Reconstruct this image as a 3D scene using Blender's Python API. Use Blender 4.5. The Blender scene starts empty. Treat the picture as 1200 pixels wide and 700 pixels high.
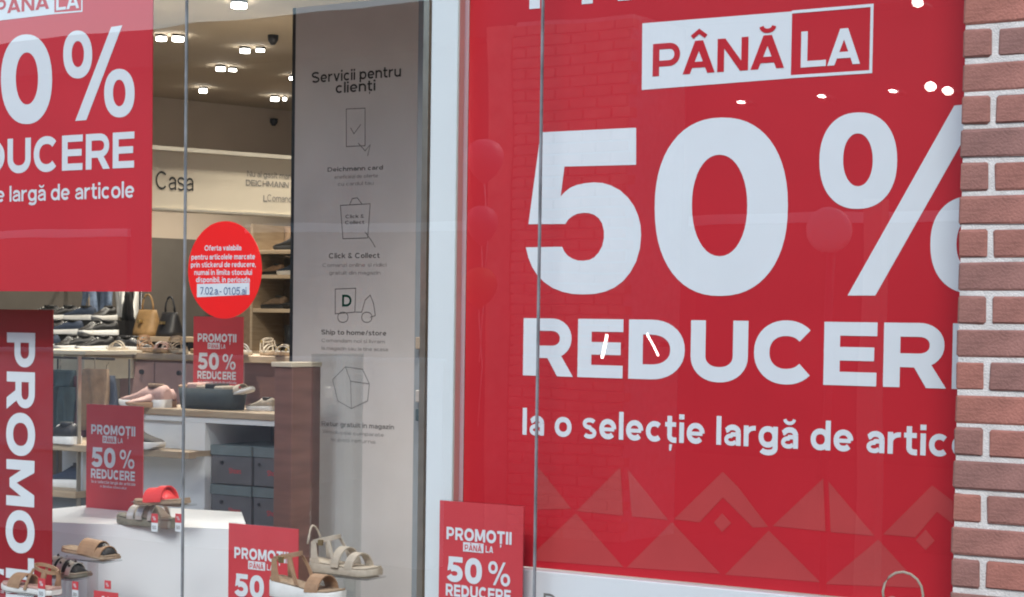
import bpy, math, random
from mathutils import Vector, Matrix
from mathutils.geometry import tessellate_polygon
random.seed(7)
R = math.radians
S = bpy.context.scene
COL = S.collection

# ------------------------------------------------------------------ camera
THETA = R(33.0); PITCH = R(-2.1); ROLL = R(-0.82)
F = 2231.0; CX, CY = 600.0, 462.0
CAM = Vector((0, -4.2, 1.5))
cd = bpy.data.cameras.new('camera'); cam = bpy.data.objects.new('camera', cd); COL.objects.link(cam)
S.camera = cam
cam.location = CAM
base = Matrix.Rotation(THETA, 3, 'Z') @ Matrix.Rotation(math.pi/2 + PITCH, 3, 'X') @ Matrix.Rotation(-ROLL, 3, 'Z')
cam.rotation_euler = base.to_euler()
cd.sensor_width = 36.0; cd.lens = F/1200*36.0
cd.shift_x = 0; cd.shift_y = (CY-350)/1200
cd.clip_end = 400; cd.clip_start = .05
CR, CU, CF = base.col[0].copy(), base.col[1].copy(), -base.col[2].copy()
def ray(px, py): return CF + CR*((px-CX)/F) + CU*((CY-py)/F)
def at(px, py, Y=0.0):
    d = ray(px, py); return CAM + d*((Y-CAM.y)/d.y)
def at_z(px, py, z):
    d = ray(px, py); return CAM + d*((z-CAM.z)/d.z)
def at_d(px, py, Z): return CAM + ray(px, py)*Z
def hit(px, py, P, n):
    d = ray(px, py); return CAM + d*((P-CAM).dot(n)/d.dot(n))

# ------------------------------------------------------------------ world, sun, exposure
W = bpy.data.worlds.new('World'); S.world = W; W.use_nodes = True
wn = W.node_tree.nodes; wl = W.node_tree.links
sky = wn.new('ShaderNodeTexSky'); sky.sky_type = 'NISHITA'; sky.sun_disc = False
SUN_EL, SUN_AZ = 40, 158       # azimuth clockwise from +Y (north)
sky.sun_elevation = R(SUN_EL); sky.sun_rotation = R(SUN_AZ)
sky.air_density = 1.2; sky.dust_density = .8; sky.ozone_density = 1.0
bg = wn['Background']; bg.inputs[1].default_value = 0.15
wl.new(sky.outputs[0], bg.inputs[0])
ld = bpy.data.lights.new('sun', 'SUN'); ld.energy = 1.5; ld.angle = R(18); ld.color = (1, .985, .96)
sun = bpy.data.objects.new('sun', ld); COL.objects.link(sun)
az = R(SUN_AZ); el = R(SUN_EL)
sd = Vector((math.sin(az)*math.cos(el), math.cos(az)*math.cos(el), math.sin(el)))
sun.rotation_euler = sd.to_track_quat('Z', 'Y').to_euler()
S.view_settings.view_transform = 'Standard'; S.view_settings.look = 'None'
S.view_settings.gamma = 1; S.view_settings.use_curve_mapping = False
S.view_settings.exposure = 0.80
S.cycles.filter_width = 2.0        # the soft optics of a video frame

# ------------------------------------------------------------------ materials
def mat(name, col, rough=.6, var=.08, scale=30, bump=0, metal=0, spec=.4, bscale=None):
    m = bpy.data.materials.new(name); m.use_nodes = True
    n = m.node_tree.nodes; l = m.node_tree.links; b = n['Principled BSDF']
    b.inputs['Roughness'].default_value = rough; b.inputs['Metallic'].default_value = metal
    b.inputs['Specular IOR Level'].default_value = spec
    tc = n.new('ShaderNodeTexCoord'); t = n.new('ShaderNodeTexNoise')
    t.inputs['Scale'].default_value = scale; t.inputs['Detail'].default_value = 4
    l.new(tc.outputs['Object'], t.inputs['Vector'])
    mp = n.new('ShaderNodeMapRange'); mp.inputs[1].default_value = .3; mp.inputs[2].default_value = .7
    mp.inputs[3].default_value = 1-var; mp.inputs[4].default_value = 1+var
    l.new(t.outputs[0], mp.inputs[0])
    mx = n.new('ShaderNodeVectorMath'); mx.operation = 'SCALE'; mx.inputs[0].default_value = col
    l.new(mp.outputs[0], mx.inputs['Scale']); l.new(mx.outputs[0], b.inputs['Base Color'])
    if bump:
        t2 = n.new('ShaderNodeTexNoise'); t2.inputs['Scale'].default_value = bscale or scale*4
        t2.inputs['Detail'].default_value = 6
        l.new(tc.outputs['Object'], t2.inputs['Vector'])
        bp = n.new('ShaderNodeBump'); bp.inputs['Strength'].default_value = bump; bp.inputs['Distance'].default_value = .01
        l.new(t2.outputs[0], bp.inputs['Height']); l.new(bp.outputs[0], b.inputs['Normal'])
    m.diffuse_color = (*col, 1)
    return m
def emit(name, col, s):
    m = bpy.data.materials.new(name); m.use_nodes = True
    b = m.node_tree.nodes['Principled BSDF']; b.inputs['Base Color'].default_value = (*col, 1)
    b.inputs['Emission Color'].default_value = (*col, 1); b.inputs['Emission Strength'].default_value = s
    return m
def glass(name, ior=1.5, tint=(.95, .97, .97)):
    m = bpy.data.materials.new(name); m.use_nodes = True
    n = m.node_tree.nodes; l = m.node_tree.links
    for x in list(n): n.remove(x)
    o = n.new('ShaderNodeOutputMaterial'); mx = n.new('ShaderNodeMixShader'); f = n.new('ShaderNodeFresnel')
    t = n.new('ShaderNodeBsdfTransparent'); g = n.new('ShaderNodeBsdfGlossy'); f.inputs[0].default_value = ior
    t.inputs[0].default_value = (*tint, 1); g.inputs['Roughness'].default_value = 0.0
    mu = n.new('ShaderNodeMath'); mu.operation = 'MULTIPLY'; mu.inputs[1].default_value = 2.8; mu.use_clamp = True
    # faint waviness of the pane
    tc = n.new('ShaderNodeTexCoord'); tn = n.new('ShaderNodeTexNoise'); tn.inputs['Scale'].default_value = 1.3
    l.new(tc.outputs['Object'], tn.inputs['Vector'])
    bp = n.new('ShaderNodeBump'); bp.inputs['Strength'].default_value = .05; bp.inputs['Distance'].default_value = .02
    l.new(tn.outputs[0], bp.inputs['Height']); l.new(bp.outputs[0], g.inputs['Normal'])
    # a thin sheet reflects alike from both sides: undo the node's inversion on back faces
    ge = n.new('ShaderNodeNewGeometry'); mr = n.new('ShaderNodeMapRange'); mr.inputs[3].default_value = ior; mr.inputs[4].default_value = 1/ior
    l.new(ge.outputs['Backfacing'], mr.inputs[0]); l.new(mr.outputs[0], f.inputs[0])
    l.new(f.outputs[0], mu.inputs[0]); l.new(mu.outputs[0], mx.inputs[0])
    l.new(t.outputs[0], mx.inputs[1]); l.new(g.outputs[0], mx.inputs[2]); l.new(mx.outputs[0], o.inputs[0])
    return m
def wood(name, c1, c2, scale=6, rough=.5):
    m = mat(name, c1, rough, .05, 20)
    n = m.node_tree.nodes; l = m.node_tree.links; b = n['Principled BSDF']
    tc = n.new('ShaderNodeTexCoord'); mpg = n.new('ShaderNodeMapping'); mpg.inputs['Scale'].default_value = (1, 1, 9)
    w = n.new('ShaderNodeTexNoise'); w.inputs['Scale'].default_value = scale; w.inputs['Detail'].default_value = 5
    cr = n.new('ShaderNodeValToRGB'); cr.color_ramp.elements[0].color = (*c1, 1); cr.color_ramp.elements[1].color = (*c2, 1)
    cr.color_ramp.elements[0].position = .35; cr.color_ramp.elements[1].position = .65
    l.new(tc.outputs['Object'], mpg.inputs[0]); l.new(mpg.outputs[0], w.inputs['Vector']); l.new(w.outputs[0], cr.inputs[0])
    l.new(cr.outputs[0], b.inputs['Base Color'])
    return m
M = {}
M['white'] = mat('white_print', (.74, .79, .82), .55, .015, 8)
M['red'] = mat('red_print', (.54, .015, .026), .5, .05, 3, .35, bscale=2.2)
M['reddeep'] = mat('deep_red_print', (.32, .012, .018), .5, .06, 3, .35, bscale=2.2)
M['redleft'] = mat('hazed_red_print', (.60, .028, .042), .5, .04, 3, .35, bscale=2.2)  # banner red lightened for the reflection haze over the left banner
M['red2'] = mat('red_pattern_print', (.50, .055, .055), .5, .06, 6)
M['redlight'] = mat('light_red_card', (.62, .060, .072), .5, .04, 5)
M['redround'] = mat('bright_red_sticker', (.95, .016, .014), .45, .03, 5)
M['text_grey'] = mat('charcoal_print', (.025, .027, .027), .7, .05)
M['text_faint'] = mat('faint_grey_print', (.38, .365, .35), .7, .15, 60)
M['text_mid'] = mat('mid_grey_print', (.22, .21, .20), .7, .15, 60)
M['blueink'] = mat('blue_marker_ink', (.03, .09, .25), .7, .05)
M['green'] = mat('dark_green_print', (.01, .09, .06), .7, .05)
M['panel'] = mat('grey_fabric_panel', (.66, .635, .615), .8, .05, 4, .1, bscale=300)
M['mortar'] = mat('pale_mortar', (.60, .575, .545), .9, .14, 18, .5, bscale=250)
M['ceil'] = mat('beige_ceiling_paint', (.42, .34, .25), .85, .04, 2)
M['backwall'] = mat('taupe_wall_paint', (.56, .47, .38), .85, .08, 2)
M['fascia'] = mat('cream_board', (.60, .54, .43), .6, .03, 3)
M['trim'] = mat('pale_metal_trim', (.62, .58, .5), .35, .05, 10, metal=.5)
M['whitelac'] = mat('white_lacquer', (.76, .80, .82), .35, .03, 3, spec=.5)
M['column'] = mat('white_column_paint', (.72, .77, .78), .5, .03, 2, .05)
M['seal'] = mat('grey_silicone', (.17, .18, .19), .6, .4, 12)
M['metal'] = mat('brushed_metal', (.45, .40, .33), .3, .1, 20, metal=.8)
M['darkmetal'] = mat('dark_metal', (.05, .05, .055), .4, .1, 20, metal=.6)
M['oak'] = wood('pale_oak', (.36, .27, .18), (.46, .36, .25))
M['brownwood'] = wood('red_brown_wood', (.155, .078, .062), (.215, .11, .088), 3)
M['pinkbox'] = mat('dusty_pink_card', (.42, .27, .25), .7, .06, 20)
M['boxblue'] = mat('slate_blue_card', (.125, .125, .135), .7, .08, 15)
M['boxteal'] = mat('grey_teal_card', (.15, .19, .20), .7, .08, 15)
M['walldim'] = mat('dark_taupe_dimming', (.12, .105, .09), .7, .15, 3)  # for the added sheets that darken the far wall
M['cream'] = mat('cream_drawer', (.50, .46, .36), .6, .05)
M['black'] = mat('black_leather', (.018, .018, .02), .45, .15, 60, .1)
M['graphite'] = mat('graphite_mesh', (.075, .068, .062), .8, .2, 120, .2)
M['navy'] = mat('navy_fabric', (.035, .05, .085), .75, .15, 80)
M['shoewhite'] = mat('white_rubber', (.74, .74, .72), .5, .05)
M['pink'] = mat('pale_pink_leather', (.50, .32, .28), .6, .08, 50)
M['tan'] = mat('tan_leather', (.36, .22, .13), .6, .12, 50, .1)
M['cork'] = mat('cork_sole', (.34, .25, .17), .85, .25, 150, .2)
M['olive'] = mat('grey_olive_sole', (.20, .19, .15), .8, .15, 80)
M['sand'] = mat('sand_fabric', (.46, .40, .32), .7, .1, 60)
M['coral'] = mat('coral_red_strap', (.82, .07, .07), .35, .06, 30)
M['silver'] = mat('silver_leather', (.62, .60, .56), .3, .12, 60, metal=.4)
M['gold'] = mat('brass_stud', (.5, .38, .18), .3, .1, 30, metal=.9)
M['charcoal'] = mat('charcoal_felt', (.05, .065, .07), .85, .15, 80, .2)
M['jeans'] = mat('pale_denim', (.17, .23, .34), .9, .25, 40, .3)
M['beige'] = mat('beige_cloth', (.38, .31, .24), .9, .15, 30, .3)
M['brown'] = mat('brown_cloth', (.22, .15, .10), .9, .2, 30, .3)
M['maroon'] = mat('maroon_cloth', (.09, .035, .045), .9, .2, 30, .3)
M['teal'] = mat('dark_teal_cloth', (.045, .075, .085), .9, .2, 30, .3)
M['greyteal'] = mat('grey_card_panel', (.24, .27, .29), .7, .06, 5)
M['ochre'] = mat('ochre_leather', (.30, .18, .075), .55, .15, 30, .1)
M['floor'] = mat('grey_floor_tile', (.30, .29, .28), .35, .1, 3)
M['tarmac'] = mat('asphalt', (.06, .06, .06), .9, .25, 60, .4)
M['paving'] = mat('pale_paving', (.32, .31, .30), .85, .12, 8, .2)
M['facade'] = mat('grey_render', (.085, .072, .065), .9, .12, 1.5)
M['hazewall'] = mat('pale_haze_wall', (.74, .69, .68), .9, .25, 2)  # pale so that its reflection hazes the lower-left interior
M['balloonpink'] = mat('pink_rubber', (.50, .30, .33), .5, .03)
M['balloonorange'] = mat('orange_rubber', (.50, .22, .06), .5, .03)
M['facbrick'] = mat('red_brown_brick', (.70, .40, .30), .9, .2, 9)
M['dark'] = mat('dark_window', (.02, .022, .025), .2, .1)
M['lamp'] = emit('lamp_glow', (1, .95, .86), 16)
M['lampout'] = emit('outdoor_lamp_glow', (1, .96, .9), 14)
M['acrylic'] = glass('clear_acrylic', 1.45, (.97, .985, .985))
M['glass'] = glass('window_glass')
def brickmat():
    m = mat('weathered_brick', (.275, .125, .10), .9, .2, 12, .4, bscale=160)
    n = m.node_tree.nodes; l = m.node_tree.links
    oi = n.new('ShaderNodeObjectInfo'); hs = n.new('ShaderNodeHueSaturation')
    mp = n.new('ShaderNodeMapRange'); mp.inputs[3].default_value = .80; mp.inputs[4].default_value = 1.18
    mp2 = n.new('ShaderNodeMapRange'); mp2.inputs[3].default_value = .85; mp2.inputs[4].default_value = 1.1
    l.new(oi.outputs['Random'], mp.inputs[0]); l.new(mp.outputs[0], hs.inputs['Value'])
    l.new(oi.outputs['Random'], mp2.inputs[0]); l.new(mp2.outputs[0], hs.inputs['Saturation'])
    b = n['Principled BSDF']; src = b.inputs['Base Color'].links[0].from_socket
    l.new(src, hs.inputs['Color']); l.new(hs.outputs[0], b.inputs['Base Color'])
    return m
M['brick'] = brickmat()

# ------------------------------------------------------------------ mesh helpers
class MB:
    def __init__(s): s.v = []; s.f = []; s.sm = []
    def add(s, vs, fs, smooth=False):
        b = len(s.v); s.v += [Vector(v) for v in vs]; s.f += [tuple(i+b for i in f) for f in fs]
        s.sm += [smooth]*len(fs); return s
    def box(s, x0, x1, y0, y1, z0, z1, bev=0):
        if bev <= 0:
            vs = [(x, y, z) for x in (x0, x1) for y in (y0, y1) for z in (z0, z1)]
            return s.add(vs, [(0,1,3,2),(4,6,7,5),(0,4,5,1),(2,3,7,6),(0,2,6,4),(1,5,7,3)])
        # octagonal-edged box (front edges softened)
        b = bev
        pr = [(x0+b, y0), (x1-b, y0), (x1, y0+b), (x1, y1), (x0, y1), (x0, y0+b)]
        n = len(pr); c = ((x0+x1)/2, (y0+y1)/2)
        def ins(p): return (min(max(p[0], x0+b), x1-b), max(p[1], y0+b))
        rings = [[(*ins(p), z0) for p in pr], [(*p, z0+b) for p in pr], [(*p, z1-b) for p in pr], [(*ins(p), z1) for p in pr]]
        vs = [v for r_ in rings for v in r_]
        fs = [(k*n+i, k*n+(i+1) % n, (k+1)*n+(i+1) % n, (k+1)*n+i) for k in range(3) for i in range(n)]
        fs += [tuple(range(n-1, -1, -1)), tuple(range(3*n, 4*n))]
        return s.add(vs, fs)
    def slab(s, pts, z0, z1):      # horizontal polygon pts (xy) extruded
        n = len(pts)
        vs = [(p[0], p[1], z0) for p in pts] + [(p[0], p[1], z1) for p in pts]
        fs = [tuple(range(n-1, -1, -1)), tuple(range(n, 2*n))] + [(i, (i+1) % n, n+(i+1) % n, n+i) for i in range(n)]
        return s.add(vs, fs)
    def tube(s, pts, r, n=8, smooth=True, flat=1.0, side=None):
        pts = [Vector(p) for p in pts]; rings = []
        for i, p in enumerate(pts):
            a = pts[max(i-1, 0)]; b = pts[min(i+1, len(pts)-1)]; t = (b-a).normalized()
            u = Vector(side) if side else (Vector((0, 0, 1)) if abs(t.z) < .9 else Vector((1, 0, 0)))
            q = t.cross(u).normalized(); w = q.cross(t).normalized()
            rr = r[i] if isinstance(r, (list, tuple)) else r
            rings.append([p + q*(math.cos(2*math.pi*k/n)*rr) + w*(math.sin(2*math.pi*k/n)*rr*flat) for k in range(n)])
        return s.loft(rings, smooth)
    def loft(s, rings, smooth=True, cap=True):
        n = len(rings[0]); vs = [v for r_ in rings for v in r_]
        fs = [(k*n+i, k*n+(i+1) % n, (k+1)*n+(i+1) % n, (k+1)*n+i) for k in range(len(rings)-1) for i in range(n)]
        s.add(vs, fs, smooth)
        if cap:
            b = len(s.v)-len(vs)
            s.f += [tuple(b+i for i in range(n-1, -1, -1)), tuple(b+(len(rings)-1)*n+i for i in range(n))]; s.sm += [False]*2
        return s
    def xf(s, m):
        s.v = [m @ v for v in s.v]; return s
    def mesh(s, name, m, off=Vector((0, 0, 0))):
        me = bpy.data.meshes.new(name); me.from_pydata([v-off for v in s.v], [], s.f)
        me.polygons.foreach_set('use_smooth', s.sm); me.materials.append(m); me.update()
        return me
    def build(s, name, m, parent=None, label=None, off=None, fix=True):
        if off is None: off = root_loc(parent) if parent else Vector((0, 0, 0))
        me = s.mesh(name, m, off)
        if fix:
            import bmesh
            bm = bmesh.new(); bm.from_mesh(me); bmesh.ops.recalc_face_normals(bm, faces=bm.faces); bm.to_mesh(me); bm.free()
        o = bpy.data.objects.new(name, me); COL.objects.link(o)
        if parent: o.parent = parent
        if label: o['label'] = label
        if name in ('small_lettering', 'subheading', 'bag_lettering', 'number', 'handwriting'): o['kind'] = 'stuff'
        return o
ROOTLOC = {}
def root_loc(o):
    while o.parent: o = o.parent
    return ROOTLOC.get(o.name, Vector((0, 0, 0)))
def thing(name, label, cat, loc=(0, 0, 0), group=None, rz=0, world=True):
    o = bpy.data.objects.new(name, None); COL.objects.link(o); o.location = loc; o.rotation_euler.z = rz
    o.empty_display_size = .1
    o['label'] = label; o['category'] = cat
    if group: o['group'] = group
    ROOTLOC[o.name] = Vector(loc) if world else Vector((0, 0, 0))
    return o
def tag(o, label=None, cat=None, group=None, kind=None):
    if label: o['label'] = label
    if cat: o['category'] = cat
    if group: o['group'] = group
    if kind: o['kind'] = kind
    return o
CHILD = {}
def copy_tree(o, parent=None):
    c = o.copy(); COL.objects.link(c); c.parent = parent
    for ch in [x for x in bpy.data.objects if x.parent == o]: copy_tree(ch, c)
    return c

# ------------------------------------------------------------------ lettering: own bold grotesque
def arc(cx, cy, rx, ry, a0, a1, n=18, p=2.15):
    out = []
    for i in range(n+1):
        a = R(a0+(a1-a0)*i/n); c, s_ = math.cos(a), math.sin(a)
        out.append((cx+rx*math.copysign(abs(c)**(2/p), c), cy+ry*math.copysign(abs(s_)**(2/p), s_)))
    return out
def stroke(pts, w, closed=False):
    pts = [Vector(p) for p in pts]; n = len(pts); L = []; Rr = []
    for i in range(n):
        if closed: a, b = pts[(i-1) % n], pts[(i+1) % n]
        else: a, b = pts[max(i-1, 0)], pts[min(i+1, n-1)]
        p = pts[i]
        d1 = (p-a).normalized() if (p-a).length > 1e-9 else (b-p).normalized()
        d2 = (b-p).normalized() if (b-p).length > 1e-9 else d1
        t = (d1+d2).normalized() if (d1+d2).length > 1e-6 else d1
        nn = Vector((-t.y, t.x)); k = 1/max(.45, nn.dot(Vector((-d1.y, d1.x))))
        L.append(p+nn*w/2*k); Rr.append(p-nn*w/2*k)
    m = n if closed else n-1
    return [(L[i], L[(i+1) % n], Rr[(i+1) % n], Rr[i]) for i in range(m)]
def glyph(ch, w):
    h = w/2; ws = w*.86; hs = ws/2     # horizontal bars slightly thinner
    Q = []
    def st(pts, c=False, ww=None): Q.append(stroke(pts, ww or w, c))
    def poly(*p): Q.append([tuple(Vector(q) for q in p)])
    def bar(x0, x1, y, t=None): t = t or ws; poly((x0, y-t/2), (x1, y-t/2), (x1, y+t/2), (x0, y+t/2))
    def stem(x, y0, y1): poly((x, y0), (x+w, y0), (x+w, y1), (x, y1))
    X = .73                            # x height
    base_ = {'Â': 'A', 'Ă': 'A', 'Ț': 'T', 'ț': 't', 'ă': 'a', 'â': 'a'}.get(ch, ch)
    g = base_
    if g == 'P' or g == 'R':
        W_ = .88 if g == 'P' else .92; yb = .42 if g == 'R' else .38; cy = (1-hs+yb)/2
        stem(0, 0, 1); rx_ = .27; st([(w, 1-hs), (W_-rx_-h-.05, 1-hs)]+arc(W_-rx_-h, cy, rx_, (1-hs-yb)/2, 90, -90)+[(W_-rx_-h-.05, yb), (w, yb)], ww=ws)
        if g == 'R': poly((.40, yb), (.40+w*1.05, yb+.02), (W_+.02, 0), (W_-w*1.1, 0))
    elif g == 'E' or g == 'F':
        W_ = .82; stem(0, 0, 1); bar(w, W_, 1-hs); bar(w, W_*.95, .5)
        if g == 'E': bar(w, W_, hs)
    elif g == 'L': W_ = .78; stem(0, 0, 1); bar(w, W_, hs)
    elif g == 'I': W_ = w; stem(0, 0, 1)
    elif g == 'D':
        W_ = .98; stem(0, 0, 1); st([(w, 1-h), (.36, 1-h)]+arc(.40, .5, W_-.40-h, .5-h, 90, -90)+[(.36, h), (w, h)])
    elif g == 'U': W_ = .96; st([(h, 1), (h, .46)]+arc(W_/2, .42, W_/2-h, .42-h+.015, 180, 360)+[(W_-h, 1)])
    elif g == 'C': W_ = 1.02; st(arc(.52, .5, .52-h, .515-h, 42, 318, 30))
    elif g == 'G': W_ = 1.04; st(arc(.52, .5, .52-h, .515-h, 42, 350, 30)); bar(.6, 1.0, .45)
    elif g == 'O' or g == 'Q': W_ = 1.08; st(arc(.54, .5, .54-h, .515-h, 0, 360, 36)[:-1], True)
    elif g == '0': W_ = .80; st(arc(.40, .5, .40-h, .515-h, 0, 360, 36, 2.3)[:-1], True)
    elif g == 'N': W_ = .94; stem(0, 0, 1); stem(W_-w, 0, 1); poly((0, 1), (w*1.15, 1), (W_, 0), (W_-w*1.15, 0))
    elif g == 'M':
        W_ = 1.16; stem(0, 0, 1); stem(W_-w, 0, 1)
        poly((0, 1), (w*1.2, 1), (W_/2+w*.45, .12), (W_/2-w*.45, .12)); poly((W_-w*1.2, 1), (W_, 1), (W_/2+w*.45, .12), (W_/2-w*.45, .12))
    elif g == 'A':
        W_ = 1.0; poly((0, 0), (w*1.1, 0), (.5+w*.6, 1), (.5-w*.6, 1)); poly((W_-w*1.1, 0), (W_, 0), (.5+w*.6, 1), (.5-w*.6, 1)); bar(.25, .75, .27)
    elif g == 'V': W_ = .98; poly((0, 1), (w*1.1, 1), (.49+w*.6, 0), (.49-w*.6, 0)); poly((W_-w*1.1, 1), (W_, 1), (.49+w*.6, 0), (.49-w*.6, 0))
    elif g == 'T': W_ = .86; bar(0, W_, 1-hs); stem(W_/2-h, 0, 1-ws*.5)
    elif g == 'S':
        W_ = .88; st(arc(.44, .73, .44-h, .285-h, 25, 270, 16)+arc(.44, .27, .44-h, .285-h, 90, -155, 16)[1:])
    elif g == 'l': W_ = w; stem(0, 0, 1.02)
    elif g == 'i': W_ = w; stem(0, 0, X); poly((-.01, .84), (w+.01, .84), (w+.01, 1.02), (-.01, 1.02))
    elif g == 'o': W_ = .76; st(arc(.38, X/2, .38-h, X/2+.01-h, 0, 360, 26)[:-1], True)
    elif g == 'c': W_ = .70; st(arc(.37, X/2, .37-h, X/2+.01-h, 45, 315, 22))
    elif g == 'e': W_ = .74; st(arc(.37, X/2, .37-h, X/2+.01-h, -42, -360, 24)); bar(w*.6, W_-w*.45, X/2-.01, w*.72)
    elif g == 'a':
        W_ = .68; stem(W_-w, 0, X*.62); st([(.04+h*.4, X*.72)]+arc(.35, X*.62, .33-h, X*.38-h+.01, 150, 0, 12))
        st([(W_-w, X*.54), (.34, X*.54)]+arc(.30, X*.28, .30-h, X*.27-h*.6, 90, 270, 12)+[(.38, X*.04+h*.45), (W_-w, X*.18)], ww=w*.78)
    elif g == 'd': W_ = .76; stem(W_-w, 0, 1.02); st(arc(.37, X/2, .37-h, X/2+.01-h, 0, 360, 26)[:-1], True)
    elif g == 'h': W_ = .72; stem(0, 0, 1.02); st(arc(W_/2, X-.31, W_/2-h, .32-h, 180, 0, 14)+[(W_-h, 0)])
    elif g == 'f': W_ = .48; st([(.10+h, 0), (.10+h, .76)]+arc(.30+h, .80, .20, .22-hs, 180, 90, 6)+[(W_, 1.02-hs)]); bar(0, W_-.03, X-hs)
    elif g == 'H': W_ = .94; stem(0, 0, 1); stem(W_-w, 0, 1); bar(w, W_-w, .5)
    elif g == '/': W_ = .5; poly((0, 0), (w*.9, 0), (.5, 1), (.5-w*.9, 1))
    elif g == '1': W_ = .42; stem(.42-w, 0, 1); poly((0, .72), (.42-w, .82), (.42-w, 1), (0, .88))
    elif g == '7': W_ = .70; bar(0, .70, 1-hs); poly((.14, 0), (.14+w*1.1, 0), (.70, 1-ws), (.70-w*1.1, 1-ws))
    elif g == '2': W_ = .72; bar(0, .72, hs); st(arc(.36, .68, .36-h, .32-h, 165, -35, 14)+[(.06+h, ws)])
    elif g == 'z': W_ = .66; bar(0, .66, X-hs); bar(0, .66, hs); poly((0, ws), (w*1.3, ws), (.66, X-ws), (.66-w*1.3, X-ws))
    elif g == 'b': W_ = .76; stem(0, 0, 1.02); st(arc(.39, X/2, .37-h, X/2+.01-h, 0, 360, 26)[:-1], True)
    elif g == 'p': W_ = .76; stem(0, -.26, X); st(arc(.39, X/2, .37-h, X/2+.01-h, 0, 360, 26)[:-1], True)
    elif g == 'g':
        W_ = .76; st(arc(.37, X/2, .37-h, X/2+.01-h, 0, 360, 26)[:-1], True)
        st([(W_-h, X), (W_-h, 0)]+arc(.38, -.02, .38-h, .26-h, 0, -155, 12))
    elif g == 'r': W_ = .48; stem(0, 0, X); st([(h, X*.45)]+arc(.44, X*.45, .44-h, X*.55-hs, 180, 90, 8)+[(W_, X-hs)], ww=ws)
    elif g == 's': W_ = .64; st(arc(.32, X*.73, .32-h, X*.285-h*.75, 25, 270, 12)+arc(.32, X*.26, .32-h, X*.285-h*.75, 90, -155, 12)[1:], ww=w*.82)
    elif g == 't': W_ = .48; st([(.09+h, .95), (.09+h, .30)]+arc(.30+h, .24, .21, .24-hs, 180, 270, 6)+[(W_, hs)]); bar(0, W_-.02, X-hs)
    elif g == 'u': W_ = .72; st([(h, X), (h, .34)]+arc(W_/2, .3, W_/2-h, .31-h, 180, 360, 14)); stem(W_-w, 0, X)
    elif g == 'n': W_ = .72; stem(0, 0, X); st(arc(W_/2, X-.31, W_/2-h, .32-h, 180, 0, 14)+[(W_-h, 0)])
    elif g == 'm': W_ = 1.1; stem(0, 0, X); st(arc(W_*.28+.02, X-.25, W_*.27-h, .26-h, 180, 0, 12)+[(W_*.5, 0)]); st(arc(W_*.73+.02, X-.25, W_*.27-h, .26-h, 180, 0, 12)+[(W_-h, 0)])
    elif g == 'v': W_ = .72; poly((0, X), (w*1.1, X), (.36+w*.55, 0), (.36-w*.55, 0)); poly((W_-w*1.1, X), (W_, X), (.36+w*.55, 0), (.36-w*.55, 0))
    elif g == 'k': W_ = .74; stem(0, 0, 1.02); poly((w*.9, X*.3), (w*.9, X*.62), (W_-w*1.1, X), (W_+.02, X)); poly((.25, X*.55), (.42, X*.68), (W_+.02, 0), (W_-w*1.1, 0))
    elif g == '5':
        W_ = .78; bar(.10, W_-.02, 1-hs); poly((.10, 1-ws), (.10+w*.9, 1-ws), (.07+w*.85, .52), (.05, .42))
        st(arc(.38, .33, .40-h, .345-h, 132, -158, 28))
    elif g == '%':
        W_ = 1.16; t = w*.66
        st(arc(.25, .74, .25-t/2, .27-t/2, 0, 360, 24)[:-1], True, t); st(arc(W_-.25, .26, .25-t/2, .27-t/2, 0, 360, 24)[:-1], True, t)
        poly((.26, 0), (.26+w*.66, 0), (W_-.24, 1), (W_-.24-w*.66, 1))
    elif g == '&': W_ = .9; st(arc(.38, .77, .20, .20-h*.4, -30, 210, 14)+[(.8, .02)], ww=w*.85); st(arc(.38, .27, .36-h, .28-h, 130, 350, 14), ww=w*.85)
    elif g == '.': W_ = w; poly((0, 0), (w, 0), (w, w), (0, w))
    elif g == ',': W_ = w; poly((0, w), (w, w), (w*.6, -.15), (0, -.15))
    elif g == '-': W_ = .4; bar(0, .4, .38)
    else: W_ = .38 if ch == ' ' else .7
    if ch == ' ': return [], .30
    t = w*.62
    if ch in 'Ââ':
        y = 1.08 if ch == 'Â' else .82; st([(W_/2-.22, y+.03), (W_/2, y+.20), (W_/2+.22, y+.03)], ww=t)
    if ch in 'Ăă':
        y = 1.30 if ch == 'Ă' else 1.04; st(arc(W_/2, y, .19, .17, 190, 350, 10), ww=t)
    if ch in 'Țț':
        x = W_/2 if ch == 'Ț' else .09+h+.06; poly((x-t*.5, -.07), (x+t*.5, -.07), (x+t*.15, -.30), (x-t*.5, -.30))
    return Q, W_
class Plane:
    def __init__(s, P, ex, n): s.P = Vector(P); s.ex = Vector(ex).normalized(); s.n = Vector(n).normalized(); s.ez = Vector((0, 0, 1))
    def hit(s, px, py): return hit(px, py, s.P, s.n)
    def uv(s, px, py): q = s.hit(px, py)-s.P; return (q.dot(s.ex), q.dot(s.ez))
    def pt(s, u, v, o=.0015): return s.P+s.ex*u+s.ez*v+s.n*o
def wallplane(Y): return Plane((0, Y, 0), (1, 0, 0), (0, -1, 0))
def text_uv(txt, w, track=.14):
    out = []; x = 0
    for ch in txt:
        Q, W_ = glyph(ch, w)
        for k, q in enumerate(Q): out += [([(p.x+x, p.y) for p in f], k) for f in q]
        x += W_+(track if ch != ' ' else track*.6)
    return out, x-track
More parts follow.
